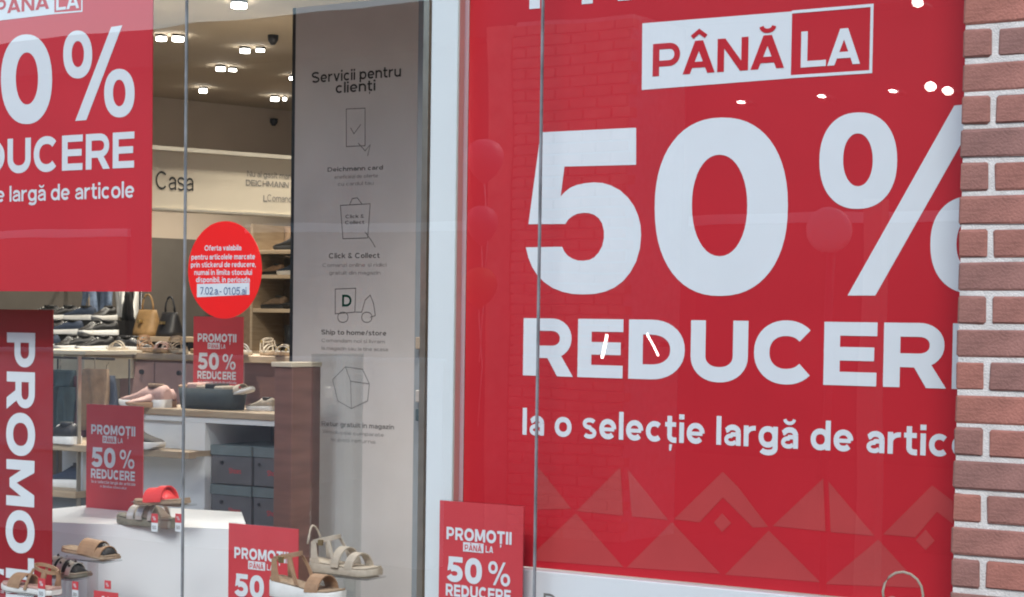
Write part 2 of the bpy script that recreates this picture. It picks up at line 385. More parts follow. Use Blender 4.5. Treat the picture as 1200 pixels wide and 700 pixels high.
def put_text(mb, pl, txt, a, b, cap_px, w=.21, track=.14, o=.0012, rot=False):
    """baseline starts at pixel a; the line ends at pixel column b; cap_px = cap height in pixels at a"""
    out, Wd = text_uv(txt, w, track)
    u0, v0 = pl.uv(*a); u1, _ = pl.uv(b, a[1]); ch = pl.uv(a[0], a[1]-cap_px)[1]-v0
    sx = (u1-u0)/Wd
    for f, k in out:
        mb.add([pl.pt(u0+p[0]*sx, v0+p[1]*ch, o+k*.00022) for p in f], [tuple(range(len(f)))])
def put_text_w(mb, pl, txt, u0, v0, wid, cap, w=.21, track=.14, o=.0012, vertical=False):
    out, Wd = text_uv(txt, w, track); sx = wid/Wd
    for f, k in out:
        if vertical: pts = [pl.pt(u0+p[1]*cap, v0-p[0]*sx, o+k*.00022) for p in f]
        else: pts = [pl.pt(u0+p[0]*sx, v0+p[1]*cap, o+k*.00022) for p in f]
        mb.add(pts, [tuple(range(len(f)))])
def put_poly(mb, pl, outer, holes=(), o=.0012):
    loops = [[Vector((*pl.uv(*p), 0)) for p in lp] for lp in (outer, *holes)]
    flat = [v for lp in loops for v in lp]; tri = tessellate_polygon(loops)
    mb.add([pl.pt(v.x, v.y, o) for v in flat], [tuple(t) for t in tri])
def ellipse_px(x0, x1, y0, y1, n=56, p=2.25, tilt=0):
    cx, cy = (x0+x1)/2, (y0+y1)/2
    return [(x, y+tilt*(x-cx)) for x, y in arc(cx, cy, (x1-x0)/2, (y1-y0)/2, 0, 360, n, p)[:-1]]

def panel_box(mb, pl, x0, x1, z0, z1, t=.004):
    """board of thickness t behind plane pl; u range x0..x1, z range z0..z1"""
    a = [pl.pt(x0, z0, 0), pl.pt(x1, z0, 0), pl.pt(x1, z1, 0), pl.pt(x0, z1, 0)]
    b = [p-pl.n*t for p in a]
    mb.add(a+b, [(0,1,2,3),(7,6,5,4),(0,4,5,1),(1,5,6,2),(2,6,7,3),(3,7,4,0)])
    return mb

# ================================================================== SETTING
FLOOR_Z = -0.02
def struct(name, mb, m): return tag(mb.build(name, m), kind='structure')
struct('street', MB().box(-150, 150, -150, -2.9, -.6, -.16), M['tarmac'])
struct('pavement', MB().box(-60, 60, -2.9, -.13, -.6, 0), M['paving'])
struct('shop_floor', MB().box(-18, 2.2, .10, 18, -.6, .02), M['floor'])

# interior wall that runs away obliquely to the right, ceiling above it
CEIL = 3.0
c1 = at_z(200, 116, CEIL); c2 = at_z(342, 131, CEIL)
dirw = (c2-c1).normalized(); nrm = Vector((dirw.y, -dirw.x, 0))
if nrm.dot(CAM-c1) < 0: nrm = -nrm
def oblong(mb, p, d, n, s0, s1, t, z0, z1):
    a = p+d*s0; b = p+d*s1; c = b-n*t; e = a-n*t
    return mb.slab([(a.x, a.y), (b.x, b.y), (c.x, c.y), (e.x, e.y)], z0, z1)
struct('back_wall', oblong(MB(), c1, dirw, nrm, -8, 7, .2, .02, CEIL+.1), M['backwall'])
struct('ceiling', MB().box(-18, 2.2, .10, 18, CEIL+.002, CEIL+.12), M['ceil'])
struct('side_wall', MB().box(2.2, 2.4, .10, 18, 0, CEIL+.12), M['backwall'])
struct('rear_wall', MB().box(-18, 2.4, 18, 18.2, 0, CEIL+.12), M['backwall'])

# ------------------------------------------------------------------ brick wall
BY = -.10
XB = at(1121.5, 350, BY).x
J = at(1158.5, 350, BY).x
ztop = at(1125, 33, BY).z; zbot = at(1125, 691, BY).z; pitch = (ztop-zbot)/17
t = thing('brick_wall', 'weathered red brick wall with pale mortar right of the shop window', 'brick wall', (XB, BY, 0))
jt = .0120
mb = MB().box(XB+.004, XB+1.6, BY+.005, .30, 0, 3.2); mb.build('mortar', M['mortar'], t)
meshes = {}
def brick(x0, x1, z):
    key = (round(x1-x0, 4), random.randrange(5)); L_ = key[0]
    if key not in meshes:
        m_ = MB().box(0, L_, 0, .10, 0, pitch-jt, .004)
        m_.v = [v+Vector((random.uniform(-.0016, .0016), random.uniform(-.0012, .0012), random.uniform(-.0016, .0016))) for v in m_.v]
        meshes[key] = m_.mesh('brick', M['brick'])
    o = bpy.data.objects.new('brick', meshes[key]); COL.objects.link(o); o.parent = t
    o.location = (x0-XB+random.uniform(-.001, .001), random.uniform(-.002, .0025), z+random.uniform(-.001, .001))
    o.rotation_euler = (0, random.uniform(-.004, .004), random.uniform(-.006, .006))
k0 = -int((zbot)/pitch); BL = .243
for k in range(k0, 19+8):
    z = zbot+pitch*(k)+jt/2            # course k sits above joint k; k=0 joint at pixel row 691
    if z < 0 or z+pitch > 3.2: continue
    odd = (k % 2 == 0)                 # course 652..691 carries the joint
    xs = [XB] + ([J, J+BL+jt] if odd else [J+(BL+jt)/2, J+(BL+jt)*1.5]) 
    xs += [xs[-1]+BL+jt, xs[-1]+2*(BL+jt), xs[-1]+3*(BL+jt), xs[-1]+4*(BL+jt)]
    for a, b in zip(xs, xs[1:]):
        if a > XB+1.5: break
        brick(a + (0 if a == XB else .007), b-.007, z)

# ------------------------------------------------------------------ shop window (glass in panes)
xs1 = at(216, 350, 0).x; xs2 = at(631, 350, 0).x; xl = -9.0; xr = XB+.02
t = thing('shop_window', 'large frameless glass shop window between its sealed joints', 'shop window', (xl, 0, .2))
for a, b in ((xl, xs1), (xs1, xs2), (xs2, xr)):
    m_ = MB(); m_.add([(a+.003, 0, .25), (b-.003, 0, .25), (b-.003, 0, 3.3), (a+.003, 0, 3.3)], [(0, 1, 2, 3)])
    m_.build('pane', M['glass'], t, fix=False)
for x in (xs1, xs2): MB().box(x-.0026, x+.0026, -.003, .005, .25, 3.3).build('joint_seal', M['seal'], t)
MB().box(xl, xr, -.05, .06, .2, .25).build('bottom_rail', M['metal'], t)
MB().box(xl, xr, -.05, .06, 3.3, 3.38).build('top_rail', M['metal'], t)
MB().box(xl, xr, -.10, .10, -.01, .199).build('plinth', M['paving'], t)
w_ = thing('facade_wall', 'plain rendered wall above the shop window', 'wall', (xl, 0, 3.38))
MB().box(xl, XB+2, .02, .45, 3.382, 5.2).build('wall', M['facade'], w_)

# ------------------------------------------------------------------ white column
PC = .10
xc0 = at(501, 350, PC).x; xc1 = at(545.5, 350, PC+.05).x
t = thing('white_column', 'tall white painted column between the grey panel and the big red banner', 'column', (xc0, PC, 0))
MB().box(xc0, xc1, PC, PC+.05, .02, CEIL, .004).build('shaft', M['column'], t)
MB().box(xc1+.0005, xc1+.006, PC-.004, PC+.02, .02, CEIL).build('edge_trim', M['trim'], t)

# ------------------------------------------------------------------ big red banner
pl = wallplane(.16)
bx0 = pl.uv(546, 350)[0]; bx1 = XB+.12
zb0 = pl.uv(700, 672)[1]
t = thing('sale_banner', 'huge red sale banner reading PANA LA 50 % REDUCERE beside the brick wall', 'banner', (bx0, .16, zb0), 'red hanging banners')
panel_box(MB(), pl, bx0, bx1, zb0, 2.75).build('sheet', M['red'], t)
mb = MB()
def z2(r, sc, L): return [(r[0]+x/sc, r[1]+y/sc) for x, y in L]
five = z2((600, 120), 2.917, [(425,87),(425,214),(180,220),(167,322),(182,306),(200,292),(222,283),(250,277),(280,274),(310,276),(340,285),(370,301),(398,327),(418,355),(432,388),(440,420),(442,455),(438,500),(425,545),(405,582),(380,612),(350,634),(320,647),(285,655),(245,657),(205,655),(170,647),(140,635),(112,616),(88,592),(70,564),(57,532),(48,496),
 (172,494),(180,511),(192,525),(208,535),(226,541),(245,542),(265,539),(282,530),(297,514),(309,492),(315,465),(315,440),(309,415),(298,397),(282,385),(264,379),(245,378),(225,381),(208,389),(194,400),(183,416),(57,417),(99,103)])
put_poly(mb, pl, five)
put_poly(mb, pl, ellipse_px(767.5, 923.5, 138, 347, tilt=-.02), [ellipse_px(811, 876, 181.5, 300.5, 40, 2.1)])
put_poly(mb, pl, ellipse_px(960.5, 1051.5, 132, 245, tilt=-.02), [ellipse_px(988.2, 1023, 156.5, 218.5, 36, 2.1)])
put_poly(mb, pl, ellipse_px(1090.5, 1188, 230, 344), [ellipse_px(1121, 1158, 256, 317, 36, 2.1)])
put_poly(mb, pl, [(993.5, 346.5), (1026, 346.5), (1154, 120), (1118.5, 124)])
mb.build('percent_number', M['white'], t, '50 % in big white figures', fix=False)
mb = MB(); put_text(mb, pl, 'REDUCERE', (613, 440), 1183, 67, .25, .10); mb.build('reducere_lettering', M['white'], t, fix=False)
mb = MB(); put_text(mb, pl, 'la o selecție largă de articole', (612.5, 509.5), 1181, 31, .195, .115); mb.build('small_lettering', M['white'], t, fix=False)
# white and outlined box
mb = MB(); put_poly(mb, pl, z2((740, 0), 3.077, [(38, 325), (40, 85), (580, 42), (575, 283)])); mb.build('white_label', M['white'], t, fix=False)
mb = MB()
u0, v0 = pl.uv(*z2((740, 0), 3.077, [(575, 283)])[0]); u1, v1 = pl.uv(*z2((740, 0), 3.077, [(874, 14)])[0]); b_ = .0075
for (a, b, c, d) in ((u0, u1, v0, v0+b_), (u0, u1, v1-b_, v1), (u1-b_, u1, v0+b_, v1-b_)):
    mb.add([pl.pt(a, c), pl.pt(b, c), pl.pt(b, d), pl.pt(a, d)], [(0, 1, 2, 3)])
put_text(mb, pl, 'LA', (938.5, 79.5), 1008, 42, .20, .04)
mb.build('outline_label', M['white'], t, fix=False)
mb = MB(); put_text(mb, pl, 'PÂNĂ', (765, 90), 919, 38, .21, .07, o=.002); mb.build('lettering', M['red'], t, fix=False)
mb = MB(); put_text(mb, pl, 'PROMOȚII', (620.5, 11), 1120, 72, .21, .14); mb.build('top_lettering', M['white'], t, fix=False)
# triangle pattern
mb = MB(); Zp = lambda L: z2((600, 530), 2.264, L)
for tri in ([(66, 35), (158, 150), (66, 152)], [(288, 40), (295, 168), (172, 156)], [(308, 45), (415, 180), (318, 170)],
            [(170, 162), (296, 305), (66, 288), (64, 262)], [(425, 186), (553, 322), (305, 306)], [(682, 208), (818, 345), (566, 325)],
            [(560, 52), (600, 92), (680, 198), (640, 200), (560, 120), (498, 186), (430, 178)], [(826, 70), (832, 210), (692, 196)],
            [(840, 78), (962, 222), (846, 212)], [(972, 232), (1090, 360), (832, 350)], [(1115, 88), (1170, 130), (1170, 190), (1128, 158), (1070, 226), (985, 218)],
            [(558, 162), (582, 188), (558, 212), (536, 187)], [(1098, 205), (1122, 235), (1098, 260), (1072, 234)]):
    put_poly(mb, pl, Zp(tri), o=.001)
mb.build('triangle_pattern', M['red2'], t, fix=False)

# white low partition under the banner
pl2 = wallplane(.13)
ztop_ = zb0+.006; xa = pl2.uv(612, 668)[0]; 
t = thing('display_plinth', 'low white display board with a grey printed line under the big red banner', 'display board', (xa, .13, 0))
MB().box(bx0, XB+.1, .13, .45, .02, zb0-.004, .003).build('board', M['whitelac'], t)
mb = MB(); pl3 = wallplane(.13)
put_text(mb, pl3, 'Deschis', (637, 712), 720, 17, .16, .12, .001); mb.build('lettering', M['text_mid'], t, fix=False)
mb = MB()
put_text(mb, pl3, 'Promo', (812, 714), 870, 13, .16, .12, .001); mb.build('red_lettering', M['redlight'], t, fix=False)

# ------------------------------------------------------------------ left banner
pl = wallplane(.12)
lx1 = pl.uv(177.5, 200)[0]; lx0 = lx1-1.3; lz0 = pl.uv(178, 342)[1]
t = thing('sale_banner', 'smaller red hanging banner with 50 % REDUCERE at the left edge of the window', 'banner', (lx0, .12, lz0), 'red hanging banners')
panel_box(MB(), pl, lx0, lx1, lz0, 2.6).build('sheet', M['redleft'], t)
mb = MB(); q = lambda L: z2((0, 0), 2.917, L)
def ell(a, b, c, d, tl=0, p=2.2): return q(ellipse_px(a, b, c, d, 44, p, tl))
put_poly(mb, pl, ell(4, 179, 118, 425), [ell(55, 131, 180, 358, p=2.1)])
put_poly(mb, pl, ell(217, 316, 105, 269), [ell(246, 288, 141, 230, p=2.1)])
put_poly(mb, pl, ell(357, 461, 236, 402), [ell(387, 430, 273, 364, p=2.1)])
put_poly(mb, pl, q([(258, 414), (296, 411), (419, 87), (381, 93)]))
put_poly(mb, pl, q([(-190, 130), (-60, 122), (-60, 180), (-120, 183), (-125, 230), (-60, 230), (-40, 330), (-90, 428), (-190, 420)]))
mb.build('percent_number', M['white'], t, '50 % in white figures', fix=False)
mb = MB(); put_text(mb, pl, 'REDUCERE', (-75, 207), 157.5, 39, .225, .12); mb.build('reducere_lettering', M['white'], t, fix=False)
mb = MB(); put_text(mb, pl, 'la o selecție largă de articole', (-92, 240), 157.5, 17.5, .17, .10); mb.build('small_lettering', M['white'], t, fix=False)
mb = MB(); put_poly(mb, pl, [(-40, 29), (-40, -8), (62, -15), (62, 17)])
put_poly(mb, pl, [(62, 17), (97, 14), (97, -20), (62, -18)], [[(64, 15), (95.5, 12.5), (95.5, -18), (64, -16)]])
put_text(mb, pl, 'LA', (66, 12.5), 93, 19, .20, .04)
mb.build('white_label', M['white'], t, fix=False)
mb = MB(); put_text(mb, pl, 'PÂNĂ', (-6, 17.5), 58, 17, .21, .07, o=.002); mb.build('lettering', M['red'], t, fix=False)

# ------------------------------------------------------------------ vertical promo banner at the left edge
pl = wallplane(.34)
vx1 = pl.uv(61, 500)[0]; vx0 = pl.uv(-4, 500)[0]; vz1 = pl.uv(30, 363)[1]
t = thing('vertical_banner', 'narrow red banner with PROMOTII printed sideways at the lower left', 'banner', (vx0, .34, .5), 'red hanging banners')
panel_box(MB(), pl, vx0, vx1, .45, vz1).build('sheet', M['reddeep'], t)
mb = MB(); ua = pl.uv(8, 500)[0]; ub = pl.uv(41, 500)[0]
z_0 = pl.uv(25, 390)[1]; z_1 = pl.uv(25, 726)[1]
put_text_w(mb, pl, 'PROMOȚII', ua, z_0, z_0-z_1, ub-ua, .25, .10, vertical=True)
mb.build('lettering', M['white'], t, fix=False)

# ------------------------------------------------------------------ round sticker
t = thing('round_sticker', 'bright red round sticker with small white offer text on the glass', 'sticker', (0, 0, 0))
pl = wallplane(.0055)
c = pl.uv(263, 316.5); rr = (pl.uv(263, 259.5)[1]-pl.uv(263, 374)[1])/2
mb = MB(); n = 64; ring = [(c[0]+rr*math.cos(2*math.pi*i/n), c[1]+rr*math.sin(2*math.pi*i/n)) for i in range(n)]
mb.add([pl.pt(u, v, 0) for u, v in ring]+[pl.pt(u, v, -.001) for u, v in ring], [tuple(range(n)), tuple(range(2*n-1, n-1, -1))]+[(i, (i+1) % n, n+(i+1) % n, n+i) for i in range(n)])
mb.build('disc', M['redround'], t)
mb = MB()
for s_, x0, x1, y in (('Oferta valabila', 240, 283, 294), ('pentru articolele marcate', 224.5, 299, 304.5), ('prin stickerul de reducere,', 224, 300, 313.5), ('numai in limita stocului', 228, 295.5, 322.5), ('disponibil, in perioada', 230, 293, 331)):
    put_text(mb, pl, s_, (x0, y), x1, 6.2, .20, .10, o=.0008)
mb.build('lettering', M['white'], t, fix=False)
mb = MB(); put_poly(mb, pl, [(231, 348.5), (231, 333), (292.5, 331.5), (292.5, 345.5)], o=.0006); mb.build('white_label', M['white'], t, fix=False)
mb = MB(); put_text(mb, pl, '7.02.a.- 01.05.ai', (235, 345.3), 289, 8.5, .13, .12, o=.0016); mb.build('handwriting', M['blueink'], t, fix=False)

# ------------------------------------------------------------------ small A3 promo signs
def promo_sign(label, px, py, Y, width=.297, frame='red'):
    """px,py = top left corner pixel, on plane Y"""
    pl = wallplane(Y); u0, v1 = pl.uv(px, py); H = width*1.414
    t = thing('promo_sign', label, 'sign', (u0, Y, v1-H), 'red paper promotion signs')
    panel_box(MB(), pl, u0, u0+width, v1-H, v1, .003).build('card', M['redlight'], t)
    panel_box(MB(), wallplane(Y+.0035), u0-.003, u0+width+.003, v1-H-.003, v1+.003, .0015).build('acrylic_sleeve', M['acrylic'], t)
    w = width; mb = MB()
    put_text_w(mb, pl, 'PROMOȚII', u0+w*.09, v1-H*.272, w*.78, H*.088, .25, .12)
    put_text_w(mb, pl, '50', u0+w*.095, v1-H*.570, w*.43, H*.178, .25, .10)
    put_text_w(mb, pl, '%', u0+w*.60, v1-H*.565, w*.26, H*.165, .20, .10)
    put_text_w(mb, pl, 'REDUCERE', u0+w*.09, v1-H*.675, w*.78, H*.086, .25, .12)
    a, b, c, d = u0+w*.295, u0+w*.54, v1-H*.348, v1-H*.282
    mb.add([pl.pt(a, c), pl.pt(b, c), pl.pt(b, d), pl.pt(a, d)], [(0, 1, 2, 3)])
    put_text_w(mb, pl, 'LA', u0+w*.565, v1-H*.342, w*.09, H*.048, .2, .1)
    put_text_w(mb, pl, 'la o selecție largă de articole', u0+w*.10, v1-H*.718, w*.78, w*.038, .16, .1)
    put_text_w(mb, pl, 'în limita stocului', u0+w*.22, v1-H*.755, w*.5, w*.03, .16, .1)
    mb.build('lettering', M['white'], t, fix=False)
    mb = MB(); put_text_w(mb, pl, 'PÂNĂ', u0+w*.315, v1-H*.340, w*.205, H*.042, .2, .1, o=.002); mb.build('small_lettering', M['redlight'], t, fix=False)
    bx = u0+w/2
    MB().box(bx-w*.3, bx+w*.3, Y-.02, Y+.04, v1-H-.012, v1-H-.004).build('stand_foot', M['acrylic'], t)
    return t
promo_sign('red promotion sign standing in front of the foot of the white column', 515.5, 586.5, .05, at(613.5, 590, .05).x-at(515.5, 590, .05).x)
promo_sign('red promotion sign half hidden by the brown wedge sandal', 268, 613, .57)
promo_sign('red promotion sign standing above the snow white block beside the dark sneaker', 101.5, 473.5, 1.1, .30)
promo_sign('smallest red promotion sign under the round sticker on the grey shoe basket', 227, 371, 2.3)

# ------------------------------------------------------------------ grey services panel
pl = wallplane(2.2)
gx0 = pl.uv(344, 300)[0]; gx1 = pl.uv(490, 300)[0]; gz1 = pl.uv(400, 4)[1]
t = thing('services_panel', 'tall grey panel headed Servicii pentru clienti with printed icons', 'information panel', (gx0, 2.2, .02))
panel_box(MB(), pl, gx0, gx1, .02, gz1, .05).build('board', M['panel'], t)
panel_box(MB(), pl, gx0-.018, gx0-.001, .02, gz1, .06).build('edge_trim', M['darkmetal'], t)
mb = MB(); put_text(mb, pl, 'Servicii pentru', (365.5, 97.5), 470, 12.5, .17, .12); put_text(mb, pl, 'clienți', (393.5, 109.5), 440, 12.5, .17, .12)
mb.build('heading', M['text_grey'], t, fix=False)
mb = MB()
for s_, x0, x1, y, cp in (('Deichmann card', 384, 449, 201.5, 5), ('Click & Collect', 385.5, 445, 303, 6), ('Ship to home/store', 376.5, 453, 392, 5.5), ('Retur gratuit in magazin', 377, 462, 499, 5.5)):
    mb = MB(); put_text(mb, pl, s_, (x0, y), x1, cp, .19, .11); mb.build('subheading', M['text_mid'], t, fix=False)
mb = MB()
for s_, x0, x1, y in (('Beneficiezi de oferte', 389, 443, 210), ('cu cardul tau', 396, 438, 218), ('Comanzi online si ridici', 378, 453, 313), ('gratuit din magazin', 386, 446, 322),
                      ('Comandam noi si livram', 377, 451, 401), ('la magazin sau la tine acasa', 377, 455, 410), ('Produsele cumparate', 379, 450, 508), ('le poti returna', 388, 440, 517)):
    mb = MB(); put_text(mb, pl, s_, (x0, y), x1, 4, .15, .11); mb.build('small_lettering', M['text_faint'], t, fix=False)
def line_px(mb, pl, pts, w=.0035, closed=False, o=.0012):
    p2 = [pl.uv(*p) for p in pts]
    for f in stroke(p2, w, closed): mb.add([pl.pt(v.x, v.y, o) for v in f], [(0, 1, 2, 3)])
mb = MB()
line_px(mb, pl, [(406, 128), (428, 127), (428, 171), (406, 172)], closed=True)
line_px(mb, pl, [(411, 150), (415, 157), (423, 146)]); line_px(mb, pl, [(420, 168), (428, 177), (434, 170), (431, 183)])
mb.build('phone_icon', M['text_mid'], t, fix=False); mb = MB()
line_px(mb, pl, [(399, 241), (434, 239), (431, 279), (402, 280)], closed=True); line_px(mb, pl, [(410, 240), (413, 233), (419, 232), (424, 239)])
line_px(mb, pl, [(428, 272), (436, 283), (440, 290)])
mb.build('bag_icon', M['text_mid'], t, fix=False); mb = MB()
line_px(mb, pl, [(393, 339), (417, 338), (416, 366), (393, 368)], closed=True)
for cx_ in (402, 430): line_px(mb, pl, ellipse_px(cx_-6, cx_+6, 366, 378, 16), closed=True)
line_px(mb, pl, [(417, 366), (424, 366), (428, 352), (434, 346), (438, 356), (440, 370), (434, 372)])
mb.build('delivery_icon', M['text_mid'], t, fix=False); mb = MB()
line_px(mb, pl, [(390, 445), (405, 430), (425, 433), (433, 450), (431, 470), (412, 479), (396, 470)], closed=True)
line_px(mb, pl, [(405, 430), (411, 447), (433, 450)]); line_px(mb, pl, [(411, 447), (412, 479)])
mb.build('parcel_icon', M['text_mid'], t, fix=False)
mb = MB(); put_text(mb, pl, 'Click &', (405, 256), 427, 4, .18, .1); put_text(mb, pl, 'Collect', (404.5, 263), 427, 4, .18, .1)
mb.build('bag_lettering', M['text_mid'], t, fix=False)
mb = MB(); put_text(mb, pl, 'D', (401, 359.5), 412, 14, .2, .1); mb.build('green_letter', M['green'], t, fix=False)

# metal upright between panel and column
Yu = .35; xu0 = at(493, 300, Yu).x; xu1 = at(499.5, 300, Yu).x
tag(MB().box(xu0, xu1, Yu, Yu+.03, .02, CEIL).build('metal_upright', M['metal']), 'thin brown metal upright just left of the white column', 'upright')
# strip standing in for the dark gap's shade, small cards on it
t = thing('gap_shade_strip', 'narrow grey strip standing in for the dark gap between grey panel and white column', 'gap strip', at(490, 560, 1.6))
a = at(487, 300, 1.6); b = at(498, 300, 1.6)
MB().box(a.x, b.x, 1.6, 1.66, .02, 2.9).build('frame', M['greyteal'], t)
for py, m_ in ((400, 'beige'), (462, 'silver'), (484, 'teal')):
    p = at(491, py, 1.57); MB().box(p.x-.011, p.x+.011, 1.56, 1.598, p.z-.03, p.z+.015, .003).build('hanging_card', M[m_], t)

# ------------------------------------------------------------------ cash desk fascia 'Casa'
p1 = at_d(179, 176, 9.0); p2 = at_z(341, 188, p1.z)
df = (p2-p1); df.z = 0; df.normalize(); nf = Vector((df.y, -df.x, 0))
if nf.dot(CAM-p1) < 0: nf = -nf
pf = Plane((p1.x, p1.y, 0), df, nf)
zt = p1.z; zbm = pf.hit(179, 243).z
t = thing('cash_desk_fascia', 'long cream fascia board reading Casa hanging above the cash desk', 'fascia', (p1.x, p1.y, zbm))
panel_box(MB(), pf, -1.2, 1.6, zbm, zt, .12).build('board', M['fascia'], t)
panel_box(MB(), Plane(pf.P+nf*.03, df, nf), -1.2, 1.6, zt+.001, zt+.02, .17).build('top_trim', M['trim'], t)
panel_box(MB(), Plane(pf.P+nf*.01, df, nf), -1.2, 1.6, zbm-.012, zbm-.001, .13).build('bottom_trim', M['trim'], t)
mb = MB(); put_text(mb, pf, 'Casa', (182.5, 221.5), 226.5, 21, .12, .12); mb.build('lettering', M['text_grey'], t, fix=False)
mb = MB(); put_text(mb, pf, 'Nu ai gasit marimea', (289.5, 207), 356, 7, .14, .12); put_text(mb, pf, 'DEICHMANN TI-', (288, 217.5), 350, 7, .17, .12)
put_text(mb, pf, 'Comanda', (313, 236), 346, 8, .13, .12); line_px(mb, pf, [(309, 229), (309, 236), (313, 236)], .006); mb.build('small_lettering', M['text_mid'], t, fix=False)
for s_ in (-.9, 1.5):
    q_ = p1+df*s_-nf*.06
    MB().tube([(q_.x, q_.y, zt+.02), (q_.x, q_.y, CEIL)], .004).build('hanging_rod', M['backwall'], t)

pw = Plane((c1.x, c1.y, 0), dirw, nrm)
t = thing('wall_dimming_sheets', 'added dark taupe sheets toning down the far wall below the Casa board', 'added wall sheets', (c1.x, c1.y, .02))  # added to darken the wall where it came out too bright
for k in range(12):
    panel_box(MB(), Plane(pw.P+nrm*(.05+.004*(k % 2)), dirw, nrm), -7+k*1.1, -7+(k+1)*1.1-.012, .02, 2.05, .03).build('panel', M['walldim'], t)
# ------------------------------------------------------------------ ceiling spots
def spot(px, py, r, h, tilt=0, label='', big=False):
    p = at_z(px, py, CEIL-.03)
    t = thing('ceiling_spot', label, 'ceiling light', (p.x, p.y, CEIL), 'round spots under the beige shop ceiling')
    def cyl(r0, z0, z1):
        n = 20; return MB().loft([[(r0*math.cos(2*math.pi*i/n), r0*math.sin(2*math.pi*i/n), z) for i in range(n)] for z in (z0, z1)])
    r *= .6; h *= .55; a = cyl(r*1.12, -.010, 0); a.build('rim', M['darkmetal'], t, off=Vector((0, 0, 0)))
    b = cyl(r, -.012-h, -.0125); o = b.build('lens', M['lamp'], t, off=Vector((0, 0, 0))); o.rotation_euler = (0, 0, 0)
    return p
SP = [(189, 48, .045, .03), (208.5, 48, .05, .035), (287, 62, .045, .032), (305, 62, .038, .02), (258.5, 83, .045, .032), (272.5, 85, .038, .018),
      (238, 108, .04, .04), (322, 118, .045, .035), (333.5, 118, .02, .03), (280, 9, .06, .035), (341.5, 94, .02, .03)]
names = ['leftmost ceiling spot, right beside the red banner', 'second ceiling spot from the left, next to the glass joint', 'brighter spot of the rightmost high pair on the beige ceiling', 'dimmer spot of the rightmost high pair on the beige ceiling',
         'left spot of the middle pair on the beige ceiling', 'right smaller spot of the middle pair on the beige ceiling', 'single small spot nearest the glass joint above the Casa board',
         'lowest bright spot close to the grey panel', 'tiny sliver of a spot beside the lowest bright one', 'large tilted bright spot at the very top of the photo', 'tiny spot half hidden by the grey panel edge']
for (a, nm) in zip(SP, names): lp = spot(*a, label=nm)
for i, (px, py) in enumerate(((287, 62), (238, 108), (322, 118), (200, 20), (120, 60), (400, 40), (60, 118))):  # the later positions are added lights without a fitting
    p = at_z(px, py, CEIL-.09)
    L_ = bpy.data.lights.new('spot_light', 'SPOT'); L_.energy = 42; L_.spot_size = R(150); L_.spot_blend = .6; L_.shadow_soft_size = .04; L_.color = (1, .9, .76)
    o = bpy.data.objects.new('spot_light', L_); COL.objects.link(o); o.location = p
for X_, Y_ in ((-3.2, 1.2), (-4.6, 2.6), (-6.4, 2.2), (-2.2, 3.0)):  # added fill lights without fittings, brightening the white block by the glass
    L_ = bpy.data.lights.new('window_fill_light', 'SPOT'); L_.energy = 75; L_.spot_size = R(140); L_.spot_blend = .6; L_.shadow_soft_size = .04; L_.color = (1, .94, .86)
    o = bpy.data.objects.new('window_fill_light', L_); COL.objects.link(o); o.location = (X_, Y_, CEIL-.09)
for px, py, nm in ((320, 46, 'small dark smoke detector on the ceiling above the highest right spots'), (318, 143, 'little dark sensor fixed high on the far wall')):
    p = at_z(px, py, CEIL-.02) if py < 100 else pw.hit(px, py)+nrm*.03
    tt = thing('ceiling_sensor', nm, 'sensor', p)
    MB().tube([p+Vector((0, 0, .02)), p+Vector((0, 0, -.005)), p+Vector((0, 0, -.03))], [.03, .028, .012], 12).build('body', M['darkmetal'], tt)
# uplight bounce on the ceiling comes from the floor only

# ------------------------------------------------------------------ shoes
def foot_outline(L_, wd, n=11):
    prof = [(0, .55), (.04, .80), (.12, .92), (.3, .80), (.45, .78), (.62, .98), (.76, 1.04), (.88, .90), (.95, .62), (1.0, .22)]
    up = [(x*L_, w_*wd/2) for x, w_ in prof]
    return up+[(x, -y) for x, y in reversed(up)]
def slab_profile(mb, L_, wd, zlow, ztop, n=22):
    """sole with bottom zlow(x) and top ztop(x)"""
    rings = []
    prof = [(0, .45), (.02, .70), (.06, .86), (.14, .94), (.3, .84), (.45, .80), (.62, .97), (.76, 1.03), (.87, .92), (.95, .66), (.99, .36), (1.0, .18)]
    for x, w_ in prof:
        y = w_*wd/2; a, b = zlow(x), ztop(x); X_ = x*L_
        rings.append([(X_, -y, a+.003), (X_, -y*.96, a), (X_, y*.96, a), (X_, y, a+.003), (X_, y*1.0, b-.002), (X_, y*.95, b), (X_, -y*.95, b), (X_, -y, b-.002)])
    return mb.loft(rings, True)
def strap(mb, x0, x1, y0, z0, h, wd, th=.0035, n=12, lean=0):
    """band across the foot from side to side; x0..x1 span at left and right foot sides; wd width along x"""
    r1 = []
    for i in range(n+1):
        a = math.pi*i/n; y = -math.cos(a)*y0; z = z0+math.sin(a)*h; cx = x0+(x1-x0)*i/n+lean*math.sin(a)
        ny, nz = -math.cos(a), math.sin(a)
        r1.append([(cx-wd/2, y, z), (cx+wd/2, y, z), (cx+wd/2, y+ny*th, z+nz*th), (cx-wd/2, y+ny*th, z+nz*th)])
    return mb.loft(r1, False)
def place(t, loc, rz, s=1.0): t.location = loc; t.rotation_euler.z = rz; t.scale = (s, s, s)
Z0 = Vector((0, 0, 0))
